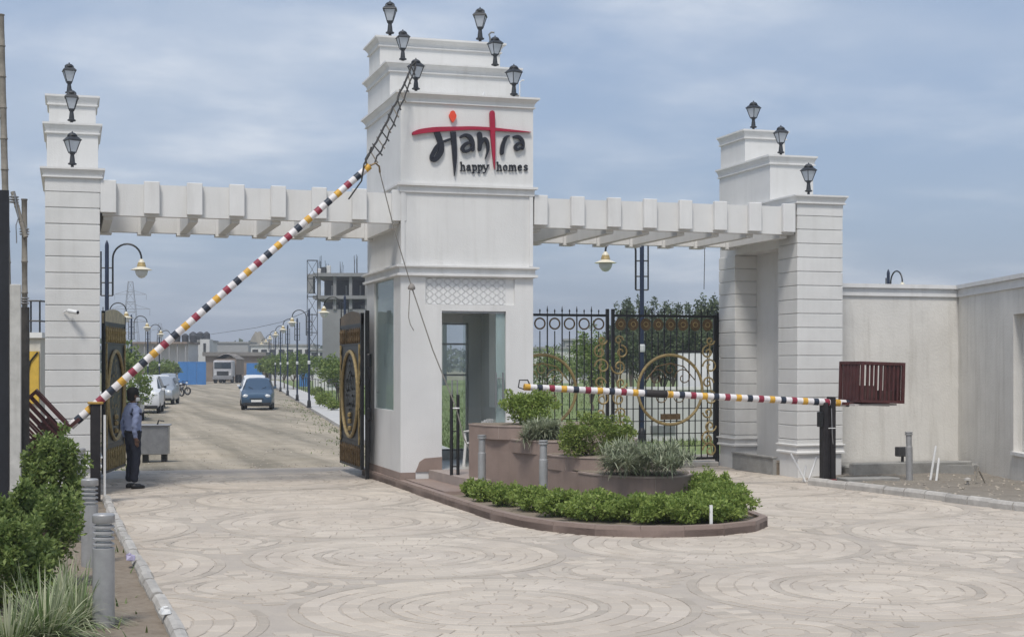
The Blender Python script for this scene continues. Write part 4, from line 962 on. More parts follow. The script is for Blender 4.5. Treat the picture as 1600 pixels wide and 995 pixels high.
# ================================================================== boundary wall on the right
bwall = thing('boundary_wall', 'tall grey plastered boundary wall with white coping at the right', 'wall', (16, 26, 0))
C1 = (17.22, 25.95); C2 = (15.0, 18.8); ux, uy = (C2[0] - C1[0]), (C2[1] - C1[1]); ln = math.hypot(ux, uy); ux, uy = ux / ln, uy / ln; nx, ny = -uy, ux   # outward normal points away
if nx > 0: pass
MB().box(13.98, C1[0] + .3, 25.95, 26.18, 0, 3.55).obj('wall_panel', GREYWALL, bwall)
def along(s, off): return (C1[0] + ux * s + nx * off, C1[1] + uy * s + ny * off)
def wseg(s0, s1, o0, o1, z0, z1, nm, m): MB().prism([along(s0, o0), along(s1, o0), along(s1, o1), along(s0, o1)], z0, z1).obj(nm, m, bwall)
NS0, NS1 = 3.37, 5.2
wseg(-.1, NS0, 0, .25, 0, 3.55, 'wall_panel', GREYWALL); wseg(NS0, NS1, 0, .25, 0, .52, 'wall_panel', GREYWALL); wseg(NS0, NS1, 0, .25, 3.02, 3.55, 'wall_panel', GREYWALL)
wseg(NS0 - .0, NS1, .16, .24, .52, 3.02, 'niche_back', GREYWALL); wseg(NS1, ln, 0, .25, 0, 3.55, 'wall_panel', GREYWALL)
wseg(NS0 - .03, NS1 + .03, -.05, .15, .50, .56, 'niche_sill', TRIM)
def coping(pts_lo, o0=.0):
    pass
for z0, z1, o in ((3.48, 3.53, .035), (3.53, 3.64, .02), (3.64, 3.72, .07)):
    MB().box(13.98, C1[0] - o, 25.95 - o, 26.2, z0 + .001, z1).obj('coping', TRIM, bwall)
    wseg(-.02, ln, -o, .28, z0, z1 - .002, 'coping', TRIM)
# rough masonry ledge and debris in front of it
lg = thing('masonry_ledge', 'unfinished grey masonry ledge at the foot of the boundary wall', 'ledge', (15.6, 25.4, 0))
MB().bbox(14.1, 16.9, 24.75, 25.9, .0, .20, .03).obj('ledge_block', CEMENT, lg)
MB().bbox(14.05, 16.6, 24.55, 24.75, .0, .27, .02).obj('ledge_front', CEMENT, lg)
MB().prism([(15.4, 24.9), (16.4, 24.2), (16.5, 24.35), (15.5, 25.05)], .0, .2).obj('ledge_return', CEMENT, lg)
sl = MB().bbox(13.15, 14.2, 23.2, 23.6, .03, .10, .01); tag(sl.obj('concrete_slab', CEMENT), 'flat grey concrete slab lying beside the slim steel bollard', 'slab')
tag(MB().bbox(15.0, 15.24, 24.55, 24.7, .38, .56, .01).add([(15.1, 24.6, .0), (15.14, 24.6, .0), (15.14, 24.64, .0), (15.1, 24.64, .0), (15.1, 24.6, .39), (15.14, 24.6, .39), (15.14, 24.64, .39), (15.1, 24.64, .39)], [(0, 1, 5, 4), (1, 2, 6, 5), (2, 3, 7, 6), (3, 0, 4, 7), (4, 5, 6, 7)]).obj('meter_box', mat('dark_box', (.05, .05, .052), .6)), 'small dark box on a stub behind the leaning white sticks', 'box')
def stick(label, p, q, r=.02, m=PLASTICW): return tag(MB().tube([p, q], r, 7).obj('pipe_stick', m), label, 'pipe', 'loose pipes stuck in the soil')
stick('leaning white pipe left of the black boom post', (12.62, 23.75, .02), (12.40, 23.9, .52), .018)
stick('short white pipe stub behind the black boom post', (12.60, 23.8, .02), (12.66, 23.82, .30), .018)
stick('white pipe leaning right, just behind the black boom post', (12.64, 23.7, .02), (12.84, 23.75, .46), .018)
stick('taller white stake in the soil right of the slim bollard', (14.78, 23.15, .02), (14.90, 23.15, .66), .022)
stick('shorter white stake beside the taller one', (14.84, 23.05, .02), (14.93, 23.1, .44), .022)
stick('thin pale stick propped in the soil near the wall', (15.05, 22.2, .02), (15.20, 22.3, .34), .016, BAMBOO)
stick('thin pale stick leaning the other way near the wall', (15.35, 22.3, .02), (15.22, 22.3, .26), .014, BAMBOO)
tag(MB().lathe([(.02, 0), (.02, .06), (.06, .07), (.055, .1), (.01, .12)], (14.85, 22.1, .05), 10).obj('mushroom_vent', KERBGREY), 'small pale mushroom-shaped pipe cap in the bare soil', 'pipe cap')
n = 450
P = np.stack([np.random.uniform(13.2, 17, n), np.random.uniform(18, 25, n), np.full(n, .05)], 1)
s = np.random.uniform(.006, .026, (n, 1, 1)) * np.random.uniform(.6, 1.3, (n, 5, 1)); base = np.array([[-1, -1, 0], [1, -1, 0], [1, 1, 0], [-1, 1, 0], [.1, .1, 1.1]], float)[None] + np.random.normal(0, .25, (n, 5, 3))
V = (P[:, None] + base * s).reshape(-1, 3); i5 = np.arange(n)[:, None] * 5
tag(np_obj('soil_rubble', V, np.concatenate([i5 + np.array([[0, 1, 4]]), i5 + np.array([[1, 2, 4]]), i5 + np.array([[2, 3, 4]]), i5 + np.array([[3, 0, 4]])], 0), MATS['gravel']), 'small rubble strewn over the bare soil by the wall', 'rubble', kind='stuff')
# security camera on the left pier
cc = thing('security_camera', 'small white security camera on the left gate pier', 'camera', (.02, 24.75, 2.96), 0, None, local=True)
MB().tube([(-.12, .04, 0), (-.06, -.03, .03), (.0, -.06, .02)], .012, 6).obj('bracket', PLASTICW, cc)
MB().tube([(-.05, -.02, .02), (.09, -.14, -.01)], .034, 12).obj('camera_body', PLASTICW, cc, smooth=True)
MB().tube([(.088, -.138, -.01), (.10, -.148, -.012)], .024, 12).obj('lens', SIGNBLACK, cc)
# ================================================================== stepped planter and its plants
PATH = [(6.20, 23.1), (6.29, 22.65), (6.60, 22.03), (6.87, 21.12), (7.04, 20.12)]
TIERS = [(4, (7.84, 20.10), .80, 1.30, .12, .55), (3, (7.72, 21.10), .85, 1.15, .55, .75), (2, (7.60, 22.0), 1.0, 1.1, .75, .94), (1, (7.40, 22.65), 1.11, .90, .94, 1.14)]
plt_ = thing('stepped_planter', 'brown stone planter stepping down in four rounded tiers before the tower', 'planter', (7.4, 21, .1))
def tier_poly(k, c, a, b):
    left = [p for i, p in enumerate(PATH) if i <= k]
    arc = [(c[0] - a * math.cos(q), c[1] - b * math.sin(q)) for q in [math.pi * t / 18 for t in range(1, 19)]]
    return left + arc + [(c[0] + a, 23.1)]
for (k, c, a, b, z0, z1) in TIERS:
    P_ = tier_poly(k, c, a, b); 
    tr = MB().prism(P_, z0 - (.02 if k == 4 else 0), z1).obj('tier_wall', BROWNSTONE, plt_, smooth=True)
    for s_ in range(3):                                   # open panel joints: thin proud slips
        q = P_[min(len(P_) - 3, k + 3 + s_ * 5)]; MB().box(q[0] - .004, q[0] + .004, q[1] - .006, q[1] + .02, z0 + .01, z1 - .01).obj('panel_joint', STONEEDGE, tr)
    oa, ob2 = offset(P_, -.012), offset(P_, .05); i0 = 0 if k == 1 else k
    MB().prism(oa[i0:-1] + list(reversed(ob2[i0:-1])), z1, z1 + .022).obj('rim', STONEEDGE, tr)
    MB().prism(offset(P_, .05), z1 + .018, z1 + .032).obj('soil', SOIL, tr)
def shrub(name, label, clumps, n, size, m, stems=5, group=None, aspect=.5, cat='shrub', up=.3):
    c = clumps[0]; zb = min(q[2] - q[5] for q in clumps)
    t = thing(name, label, cat, (c[0], c[1], zb), 0, group)
    P, u = blob_points(clumps, n); np_obj('foliage', *leaf_arrays(P, size, aspect, up, u * .7), m, t)
    for k in range(stems):
        q = clumps[k % len(clumps)]; a = rng.uniform(0, 6.28)
        MB().tube([(c[0] + rng.uniform(-.08, .08), c[1] + rng.uniform(-.08, .08), zb - .04), (q[0] + .2 * q[3] * math.cos(a), q[1] + .2 * q[4] * math.sin(a), q[2] - .2 * q[5]), (q[0] + .6 * q[3] * math.cos(a), q[1] + .6 * q[4] * math.sin(a), q[2] + .55 * q[5])], [.018, .011, .004], 5).obj('stem', BARK, t)
    return t
def lumps(cx, cy, cz, rx, ry, rz, n, sub=.5):
    out = [(cx, cy, cz, rx * .7, ry * .7, rz * .75)]
    for k in range(n):
        a = rng.uniform(0, 6.28); e = rng.uniform(-.5, 1.0); h = math.sqrt(max(.05, 1 - min(1, e * e))) * .72; s = sub * rng.uniform(.55, 1.0)
        out.append((cx + rx * h * math.cos(a), cy + ry * h * math.sin(a), cz + rz * .72 * e, rx * s * .75, ry * s * .75, rz * s * .8))
    for k in range(n):                                     # thin sprigs that break the outline
        a = rng.uniform(0, 6.28); e = rng.uniform(.1, 1.0); h = math.sqrt(max(.05, 1 - e * e)); o = rng.uniform(.92, 1.16)
        out.append((cx + rx * h * o * math.cos(a), cy + ry * h * o * math.sin(a), cz + rz * e * o, rx * .13, ry * .13, rz * .2))
    return out
x, y = at_d(822, 23.3); shrub('shrub', 'round bright green shrub on the highest planter tier', lumps(x, y - .05, 1.38, .50, .36, .30, 14), 5200, .050, LEAF_D)
x, y = at_d(930, 21.7); shrub('shrub', 'bright green bushy shrub on the third planter tier', lumps(x, y, 1.02, .60, .38, .34, 16), 6500, .048, LEAF_A)
def spiky(label, clumps, n, length, width, m, name='spiky_plant', droop=.35, zb=None, group=None):
    c = clumps[0]; t = thing(name, label, 'plant', (c[0], c[1], c[2] - c[5]), 0, group)
    P, u = blob_points(clumps, n, .0); zmin = min(q[2] - q[5] for q in clumps) if zb is None else zb
    P[:, 2] = np.maximum(P[:, 2], zmin + .01)
    d_ = u * np.array([1, 1, .5]) + np.array([0, 0, .55]) + np.random.normal(0, .35, (n, 3)); d_ /= np.linalg.norm(d_, axis=1)[:, None]
    np_obj('foliage', *blade_arrays(P, d_, length, width, 3, droop), m, t)
    st = MB()
    for k in range(14):
        q = clumps[k % len(clumps)]; a = rng.uniform(0, 6.28); st.tube([(q[0], q[1], zmin), (q[0] + q[3] * .4 * math.cos(a), q[1] + q[4] * .4 * math.sin(a), q[2]), (q[0] + q[3] * .9 * math.cos(a), q[1] + q[4] * .9 * math.sin(a), q[2] + q[5] * .9)], [.009, .006, .003], 4)
    st.obj('stalks', LEAF_C if m is LEAF_C else LEAF_G, t); return t
x, y = at_d(845, 22.6); spiky('pale silvery spiky plant on the second planter tier', lumps(x, y, 1.06, .42, .28, .18, 9), 1500, .17, .020, LEAF_C)
x, y = at_d(1003, 20.7); spiky('large pale silvery spiky plant on the lowest planter tier', lumps(x, y - .1, .74, .68, .62, .26, 20, .42), 4200, .18, .019, LEAF_C)
# hedge round the planter, one bushy mass per stretch
HP = [(5.92, 21.7, .18, .20), (5.86, 20.9, .20, .20), (5.95, 20.1, .24, .24), (6.10, 19.35, .28, .24), (6.28, 18.6, .35, .25), (6.58, 17.95, .42, .26), (7.02, 17.55, .44, .26), (7.48, 17.38, .44, .27), (7.88, 17.42, .43, .28), (8.20, 17.72, .42, .31), (8.40, 18.35, .38, .36), (8.54, 19.1, .34, .38)]
names_ = ['small straggling green plant at the foot of the slim bollard by the door', 'low straggling hedge plant between the two slim bollards, nearer the door', 'low straggling hedge plant just left of the second slim bollard', 'low hedge plant at the foot of the second slim bollard', 'dense green hedge bush right of the second slim bollard',
          'dense green hedge bush below the third planter step', 'dense green hedge bush below the left of the lowest planter bowl', 'dense green hedge bush below the middle of the lowest planter bowl', 'dense green hedge bush around the small white marker', 'dense green hedge bush at the rounded right nose of the island',
          'tall bright hedge bush right of the lowest planter bowl', 'hedge bush at the back right of the island']
for i, (x, y, r_, h) in enumerate(HP):
    shrub('hedge_bush', names_[i], lumps(x, y, .10 + h * .55, r_ * 1.12, r_ * 1.12, h * .75, 16), int(1000 + 15000 * r_ * r_ * 1.5), .052, LEAF_D, 4, 'hedge bushes round the planter', cat='hedge')
tag(MB().prism([(7.64, 16.88), (7.675, 16.87), (7.68, 16.9), (7.645, 16.91)], .10, .36).obj('marker_stake', PLASTICW), 'small white marker stake in the hedge before the planter', 'stake')

# ================================================================== left foreground: shrubs, striped grass, hoarding, poles
def L(px, D): return at_d(px, D)
x, y = L(88, 17.2); shrub('shrub', 'tall leafy green shrub under the maroon basket', lumps(x, y, .72, .36, .36, .56, 18), 7000, .062, LEAF_B)
x, y = L(62, 13.6); shrub('shrub', 'broad leafy green shrub left of the second bollard', lumps(x, y, .50, .46, .42, .44, 20), 9000, .058, LEAF_B)
x, y = L(8, 12.2); shrub('shrub', 'dark green shrub at the left edge of the foreground', lumps(x, y, .42, .36, .38, .44, 14), 6000, .055, LEAF_B)
def grass_clump(label, cx, cy, n, length, w, spread):
    t = thing('striped_grass', label, 'grass plant', (cx, cy, .04), 0, 'striped grass plants')
    a = np.random.uniform(0, 2 * np.pi, n); e = np.random.uniform(.35, 1.45, n); d_ = np.stack([np.cos(a) * np.cos(e), np.sin(a) * np.cos(e), np.sin(e)], 1)
    base = np.stack([cx + np.cos(a) * np.random.uniform(0, spread, n), cy + np.sin(a) * np.random.uniform(0, spread, n), np.full(n, .04)], 1)
    V, F = blade_arrays(base, d_, length, w, 6, .75); np_obj('blades', V, F, LEAF_V, t)
    V, F = blade_arrays(base[::2], d_[::2] * np.array([1.2, 1.2, .8]), length * .8, w * .9, 6, .9); np_obj('under_blades', V, F, LEAF_G, t); return t
for i, (px, D_, n, ln_, lb) in enumerate(((70, 10.9, 420, .62, 'striped grass plant in the left foreground corner'), (118, 11.6, 300, .56, 'striped grass plant touching the largest bollard'), (15, 10.6, 320, .55, 'striped grass plant cut by the left edge'), (100, 13.0, 200, .45, 'striped grass plant behind the largest bollard'))):
    x, y = L(px, D_); grass_clump(lb, x, y, n, ln_, .018, .12)
n = 1500
xx = np.random.uniform(-1.2, .62, n); yy = np.random.uniform(10.5, 23, n); d_ = np.random.normal(size=(n, 3)) * .6; d_[:, 2] = 1; d_ /= np.linalg.norm(d_, axis=1)[:, None]
keep = (xx < -.0) | (np.random.rand(n) < .18)
tag(np_obj('bed_weeds', *blade_arrays(np.stack([xx, yy, np.full(n, .03)], 1)[keep], d_[keep], .14, .022, 2, .4), LEAF_G), 'small weeds and dry blades over the soil of the left bed', 'weeds', kind='stuff')
def crumple(name, label, x, y, z, r_, m):
    b = MB().lathe([(.01, 0), (r_, .2 * r_), (r_ * .8, r_), (r_ * .5, 1.3 * r_), (.01, 1.4 * r_)], (x, y, z), 9); b.v = [(p[0] + rng.uniform(-1, 1) * r_ * .35, p[1] + rng.uniform(-1, 1) * r_ * .35, p[2] + rng.uniform(0, 1) * r_ * .3) for p in b.v]
    return tag(b.obj(name, m), label, 'litter')
crumple('crumpled_paper', 'crumpled white paper scrap on the kerb beside the largest bollard', .72, 12.0, .12, .045, PLASTICW)
crumple('crumpled_bag', 'small crumpled lilac bag on the kerb beyond the largest bollard', .58, 15.4, .12, .05, mat('lilac_bag', (.35, .32, .45), .6))
ho = thing('hoarding', 'tall black sheet-metal hoarding at the left edge', 'hoarding', (-1.6, 21.1, 0))
for k in range(7): MB().box(-.80 - .3 * (k + 1) + .004, -.80 - .3 * k, 21.12 + .012 * (k % 2), 21.2 + .012 * (k % 2), 0, 4.48).obj('sheet', mat('hoarding_black', (.016, .017, .021), .5, var=.3, scale=2), ho)
MB().box(-.86, -.80, 21.2, 21.32, 0, 4.4).obj('edge_post', BLACKM, ho)
tag(MB().bbox(-.785, -.64, 21.02, 21.12, 0, 3.2, .01).obj('white_post', mat('dirty_white', (.48, .47, .44), .8, var=.2, streak=.4)), 'dirty white square post beside the black hoarding', 'post')
def bamboo(name, label, p, q, r_):
    p, q = Vector(p), Vector(q); n = max(3, int((q - p).length / .45)); pts = []; rs = []
    for k in range(n):
        for f, s in ((0, 1.0), (.46, .93), (.93, .97), (.95, 1.14), (.98, 1.14)): pts.append(p.lerp(q, (k + f) / n)); rs.append(r_ * s)
    return tag(MB().tube(pts, rs, 9).obj(name, BAMBOO, smooth=True), label, 'pole')
def pz(py, D_): return CAM_H + (HORIZON - py) / FPX * D_
a = L(21, 21.6); b_ = L(1, 21.6); bamboo('bamboo_pole', 'tall leaning bamboo pole behind the black hoarding', (a[0], a[1], .0), (b_[0], b_[1], pz(22, 21.6)), .05)
a = L(40, 21.5); b_ = L(38, 21.5); bamboo('bamboo_pole', 'shorter upright bamboo pole next to the left gate pier', (a[0], a[1], 0), (b_[0], b_[1], pz(310, 21.5)), .042)
tag(MB().tube([(L(37, 21.45)[0], L(37, 21.45)[1], 0), (L(37, 21.45)[0], L(37, 21.45)[1], pz(480, 21.45))], .085, 10).obj('sleeve_post', mat('rust_dark', (.06, .055, .05), .7, var=.4, scale=9), smooth=True), 'thick dark pipe wrapped with wire, under the upright bamboo pole', 'post')
a = L(20, 21.5); b_ = L(40, 21.42); bamboo('bamboo_brace', 'short slanting bamboo brace lashing two poles together', (a[0], a[1], pz(300, 21.5)), (b_[0], b_[1], pz(372, 21.5)), .035)
lw = MB()
for (px, py) in ((22, 312), (38, 362), (21, 455), (38, 470), (38, 500)):
    x, y = L(px, 21.5)
    for k in range(3): lw.ring((x, y, pz(py + k * 4 - 4, 21.5)), .062, .010, 'z', 12, 4)
tag(lw.obj('wire_lashing', STEEL), 'wire lashings tying the bamboo poles', 'wire', kind='stuff')
tag(MB().tube([(*L(22, 21.4), pz(300, 21.4)), (*L(26, 21.4), pz(325, 21.4)), (*L(29, 21.4), pz(340, 21.4)), (*L(25, 21.4), pz(352, 21.4)), (*L(26, 21.4), pz(380, 21.4))], .008, 5).obj('loose_wire', STEEL), 'loose wire dangling from the leaning bamboo pole', 'wire')
tag(MB().tube([(*L(-700, 24), pz(120, 24)), (*L(-300, 24), pz(135, 24)), (*L(-30, 24), pz(160, 24)), (*L(0, 24), pz(185, 24)), (*L(8, 24), pz(193, 24)), (*L(10, 24), pz(200, 24)), (*L(2, 24), pz(197, 24))], .014, 5).obj('overhead_cable', WIRE), 'black overhead cable end near the leaning bamboo pole', 'cable')
# small cream building behind
hb = thing('roadside_building', 'small cream roadside building with a roof railing behind the bamboo poles', 'building', (*L(20, 33), 0), -TH, None, local=True)
MB().box(-1.3, .62, 0, 4, 0, 2.72).obj('wall', mat('cream_wall', (.52, .50, .45), .8, var=.12, streak=.3), hb)
MB().box(-1.35, .68, -.08, 4.05, 2.72, 2.84).obj('roof_slab', TRIM, hb)
rl = MB()
for x in (-.3, .05, .4, .6): rl.tube([(x, .02, 2.84), (x, .02, 3.55)], .02, 6)
for z in (3.1, 3.55): rl.tube([(-1.3, .02, z), (.62, .02, z)], .022, 6); rl.tube([(.6, .02, z), (.6, 3.9, z)], .022, 6)
rl.obj('roof_railing', BLACKM, hb)
yb_ = MB().box(.18, .60, -.06, -.01, 1.25, 2.42).obj('yellow_board', YELLOWB, hb)
MB().tube([(.58, -.08, 2.4), (.42, -.08, 2.2), (.32, -.08, 1.8), (.30, -.08, 1.3)], .02, 5).obj('board_trim', BLACKM, yb_)
MB().box(-.6, -.05, -.04, -.005, .9, 2.1).obj('window', DARKHOLE, hb)

# ================================================================== guard
def make_person(label, loc, rotz):
    t = thing('person', label, 'person', loc, rotz, None, local=True)
    J = {}; V = []; E = []; Rr = []
    def j(nm, p, r_, par=None):
        J[nm] = len(V); V.append(p); Rr.append(r_)
        if par: E.append((J[par], J[nm]))
    # faces +x; left side is +y
    j('pelvis', (0, 0, .93), (.125, .155)); j('waist', (.012, 0, 1.06), (.122, .150), 'pelvis'); j('chest', (.0, 0, 1.24), (.128, .175), 'waist'); j('upper', (-.012, 0, 1.36), (.105, .160), 'chest'); j('neck', (.0, 0, 1.445), (.054, .054), 'upper'); j('neck2', (.012, 0, 1.50), (.052, .052), 'neck')
    j('skull', (.022, 0, 1.575), (.088, .072), 'neck2'); j('crown', (.012, 0, 1.645), (.085, .070), 'skull')
    for s, nm in ((1, 'l'), (-1, 'r')):
        j(nm + 'sh', (-.012, s * .170, 1.37), (.066, .066), 'upper'); j(nm + 'ua', (-.035, s * .215, 1.24), (.060, .058), nm + 'sh')
        j(nm + 'el', (-.075, s * .235, 1.10), (.052, .050), nm + 'ua'); j(nm + 'fa', (-.065, s * .225, .98), (.046, .044), nm + 'el'); j(nm + 'wr', (-.035, s * .205, .865), (.034, .030), nm + 'fa'); j(nm + 'pa', (-.02, s * .20, .80), (.036, .020), nm + 'wr')
        j(nm + 'hip', (0, s * .085, .86), (.110, .098), 'pelvis'); j(nm + 'th', (.015, s * .095, .68), (.098, .092), nm + 'hip'); j(nm + 'kn', (.022, s * .10, .49), (.078, .075), nm + 'th'); j(nm + 'cf', (-.005, s * .102, .30), (.074, .070), nm + 'kn'); j(nm + 'an', (-.02, s * .105, .10), (.066, .062), nm + 'cf')
    me = bpy.data.meshes.new('body_cage'); me.from_pydata(V, E, []); ob = bpy.data.objects.new('body_cage', me); COL.objects.link(ob)
    sk = ob.modifiers.new('skin', 'SKIN'); sk.use_smooth_shade = True
    for i, r_ in enumerate(Rr): me.skin_vertices[0].data[i].radius = r_
    me.skin_vertices[0].data[0].use_root = True
    ss = ob.modifiers.new('sub', 'SUBSURF'); ss.levels = ss.render_levels = 2
    dg = bpy.context.evaluated_depsgraph_get(); me2 = bpy.data.meshes.new_from_object(ob.evaluated_get(dg)); bpy.data.objects.remove(ob)
    # slight folds in the cloth and split into skin / shirt / trousers by height
    rn = random.Random(2)
    for v in me2.vertices:
        if v.co.z < 1.42 and v.co.z > .92 and abs(v.co.y) < .3: v.co.x += .006 * math.sin(v.co.z * 55 + v.co.y * 20); v.co.y += .004 * math.sin(v.co.z * 70)
        if v.co.z < .9: v.co.x += .005 * math.sin(v.co.z * 40 + v.co.y * 30)
    me2.materials.clear()
    for m in (SKIN, SHIRT, TROUSER): me2.materials.append(m)
    for p in me2.polygons:
        c = p.center; arm = abs(c.y) > .165 and c.z < 1.32
        p.material_index = 0 if c.z > 1.455 else (2 if c.z < .7 else (0 if abs(c.y) > .172 and c.x < .03 and c.z < .872 and abs(c.y) > .187 - .0 * c.z else 1 if (c.z > .985 or (abs(c.y) > .178 and c.z > .872)) else 2))
        p.use_smooth = True
    body = bpy.data.objects.new('body', me2); COL.objects.link(body); body.parent = t; ORG[body.name] = None
    for s in (1, -1):                                      # hands: four fingers and a thumb each
        h = MB()
        for k, ln in enumerate((.075, .085, .08, .062)):
            x = -.02 + .026 - k * .017; y = s * .20
            h.tube([(x, y, .80), (x + .004, y, .80 - ln * .45), (x + .014, y - s * .008, .80 - ln * .8), (x + .022, y - s * .016, .80 - ln)], [.0095, .009, .008, .006], 6)
        h.tube([(.004, s * .20, .84), (.028, s * .192, .815), (.036, s * .184, .785)], [.011, .010, .007], 6)
        h.obj('hand', SKIN, t, smooth=True)
        sh = MB(); sh.lathe([(.05, 0), (.058, .01), (.056, .05), (.045, .075), (.03, .085)], n=14); sh.v = [(.05 + p[0] * 2.5 - .015 if p[0] > 0 else .02 + p[0] * 1.7, s * .108 + p[1] * .85, p[2] * (1 if p[0] < .02 else .82)) for p in sh.v]
        sh.obj('shoe', SHOE, t, smooth=True)
    MB().lathe([(.134, .955), (.137, .96), (.137, .985), (.134, .99)], n=24).obj('belt', SHOE, t).scale = (1.0, 1.2, 1)
    b = MB().lathe([(.088, 1.585), (.099, 1.60), (.104, 1.64), (.096, 1.69), (.066, 1.722), (.02, 1.735), (.002, 1.736)], n=20); b.v = [(p[0] * 1.02 + .002, p[1] * .86, p[2]) for p in b.v]; b.obj('hair', HAIR, t, smooth=True)
    b = MB().lathe([(.07, 1.50), (.086, 1.53), (.092, 1.59), (.094, 1.61)], n=16); b.v = [(min(p[0] * .9 - .018, .01), p[1] * .88, p[2]) for p in b.v]; b.obj('hair', HAIR, t, smooth=True)
    MB().add([(.098, -.014, 1.575), (.098, .014, 1.575), (.128, 0, 1.545), (.10, -.016, 1.535), (.10, .016, 1.535), (.105, 0, 1.60)], [(0, 2, 3), (1, 4, 2), (3, 2, 4), (0, 5, 2), (1, 2, 5)]).obj('nose', SKIN, t)
    m_ = MB().lathe([(.055, 1.485), (.078, 1.50), (.086, 1.53), (.082, 1.555)], n=16); m_.v = [(max(p[0], -.005) * 1.06 + .036, p[1] * .86, p[2]) for p in m_.v]; m_.obj('face_mask', PLASTICW, t, smooth=True)
    for s in (1, -1):
        MB().lathe([(.004, -.026), (.012, -.02), (.014, 0), (.012, .022), (.004, .027)], (.012, s * .076, 1.575), 8).obj('ear', SKIN, t, smooth=True)
        MB().lathe([(.002, -.009), (.009, 0), (.002, .009)], (.098, s * .028, 1.588), 8).obj('eye', HAIR, t)
    c_ = MB().ring((.004, 0, 1.452), .066, .014, 'z', 18, 6).obj('collar', SHIRT, t, smooth=True)
    return t
make_person('guard in pale blue shirt and dark trousers standing by the open left gate', (1.02, 26.0, 0), R(22))

# ================================================================== chair in the booth, trough by the guard
ch = thing('plastic_chair', 'white plastic armchair inside the booth doorway', 'chair', (7.05, 25.35, .30), R(200), None, local=True)
MB().bbox(-.22, .22, -.21, .21, .40, .43, .012).obj('seat', PLASTICW, ch)
bk = MB()
for k in range(9):
    x = -.22 + .44 * k / 8; zt = .86 - .07 * (abs(k - 4) / 4) ** 2
    if k < 8: x2 = -.22 + .44 * (k + 1) / 8; bk.add([(x + .006, .20, .44), (x2 - .006, .20, .44), (x2 - .006, .27, zt), (x + .006, .27, zt), (x + .006, .222, .44), (x2 - .006, .222, .44), (x2 - .006, .292, zt), (x + .006, .292, zt)], [(0, 1, 2, 3), (4, 7, 6, 5), (0, 4, 5, 1), (2, 6, 7, 3), (0, 3, 7, 4), (1, 5, 6, 2)])
bk.obj('backrest', PLASTICW, ch)
for sx in (-1, 1):
    MB().tube([(sx * .24, .24, .64), (sx * .26, 0, .64), (sx * .25, -.2, .62)], .022, 6).obj('armrest', PLASTICW, ch)
    for sy in (-1, 1): MB().tube([(sx * .25, sy * .22, 0), (sx * .23, sy * .19, .41), (sx * .245, sy * .20, .63)] if sy < 0 else [(sx * .25, sy * .27, 0), (sx * .22, sy * .21, .41)], [.03, .026, .022][:3 if sy < 0 else 2], 7).obj('leg', PLASTICW, ch)
bx_ = thing('steel_trough', 'dented steel box on short legs beside the guard', 'box', (1.78, 33.2, 0), -TH * .5, None, local=True)
MB().bbox(-.30, .30, -.2, .2, .16, .78, .01).obj('box', STEEL, bx_); MB().bbox(-.34, .34, -.24, .24, .78, .81, .006).obj('lid', STEEL, bx_)
for sx in (-.2, .2): MB().box(sx - .06, sx + .06, -.12, .12, -.03, .16).obj('foot', BLACKM, bx_)
MB().tube([(.05, 0, .81), (.08, 0, .9), (.2, 0, .88)], .02, 6).obj('handle', BLACKM, bx_)
# sloping concrete lip under the open left leaf
tag(MB().prism([(.50, 27.3), (1.2, 27.6), (1.3, 29.5), (.5, 29.7)], -.02, .06).obj('gate_apron', KERBGREY), 'low concrete lip under the open left gate leaf', 'concrete lip')
# ================================================================== street lamps behind the gate
def make_lamp(label):
    t = thing('street_lamp', label, 'street lamp', (0, 0, 0), 0, 'street lamps along the inner road', local=True)
    MB().lathe([(.16, 0), (.16, .03), (.11, .05), (.10, .35), (.075, .40), (.06, .45)], n=12).obj('lamp_base', BLACKM, t, smooth=True)
    MB().lathe([(.06, .40), (.055, 5.36), (.045, 5.42), (.01, 5.5)], n=10).obj('pole', NAVYM, t, smooth=True)
    MB().lathe([(.075, 2.4), (.085, 2.45), (.085, 2.56), (.07, 2.6)], n=10).obj('collar', GLOBE, t)
    arc = [(.16, 0, 4.0), (.16, 0, 5.0)] + [(.55 - .39 * math.cos(q), 0, 5.0 + .40 * math.sin(q)) for q in [math.pi * k / 14 for k in range(1, 14)]] + [(.94, 0, 5.0), (.94, 0, 4.94)]
    MB().tube(arc, .026, 8).obj('arm', BLACKM, t, smooth=True)
    fr_ = MB()
    for z in (4.0, 4.35, 4.75): fr_.tube([(-.16, 0, z), (.16, 0, z)], .02, 6)
    fr_.tube([(-.16, 0, 4.0), (-.16, 0, 5.2)], .022, 6); fr_.obj('bracket_frame', BLACKM, t)
    sh = MB().lathe([(.03, 4.99), (.05, 4.97), (.09, 4.91), (.12, 4.77), (.20, 4.74), (.29, 4.695), (.28, 4.69), (.02, 4.71)], (.94, 0, 0), 16).obj('shade', CREAM, t, smooth=True)
    MB().lathe([(.07, 4.90), (.095, 4.894), (.123, 4.79), (.11, 4.78)], (.94, 0, 0), 16).obj('shade_band', GOLD, sh)
    MB().lathe([(.17, 4.695), (.175, 4.65), (.145, 4.56), (.08, 4.49), (.01, 4.47)], (.94, 0, 0), 14).obj('globe', GLOBE, sh, smooth=True)
    return t
x, y = L(167, 40); lp = make_lamp('blue-poled street lamp with hanging globe right behind the left gate pier'); lp.location = (x, y, 0); lp.rotation_euler = (0, 0, -TH)
x, y = L(1003, 38); dup(lp, (x, y, .05), math.pi - TH, 'tall dark street lamp seen above and through the closed right gate')
x, y = L(1388, 52); dup(lp, (x, y, 0), R(-91), 'street lamp whose curved top shows above the boundary wall')
RL = [(10.15, 56.3), (10.9, 70.0), (12.4, 84.0), (13.9, 98.5), (15.4, 113), (17.0, 128), (18.6, 144)]
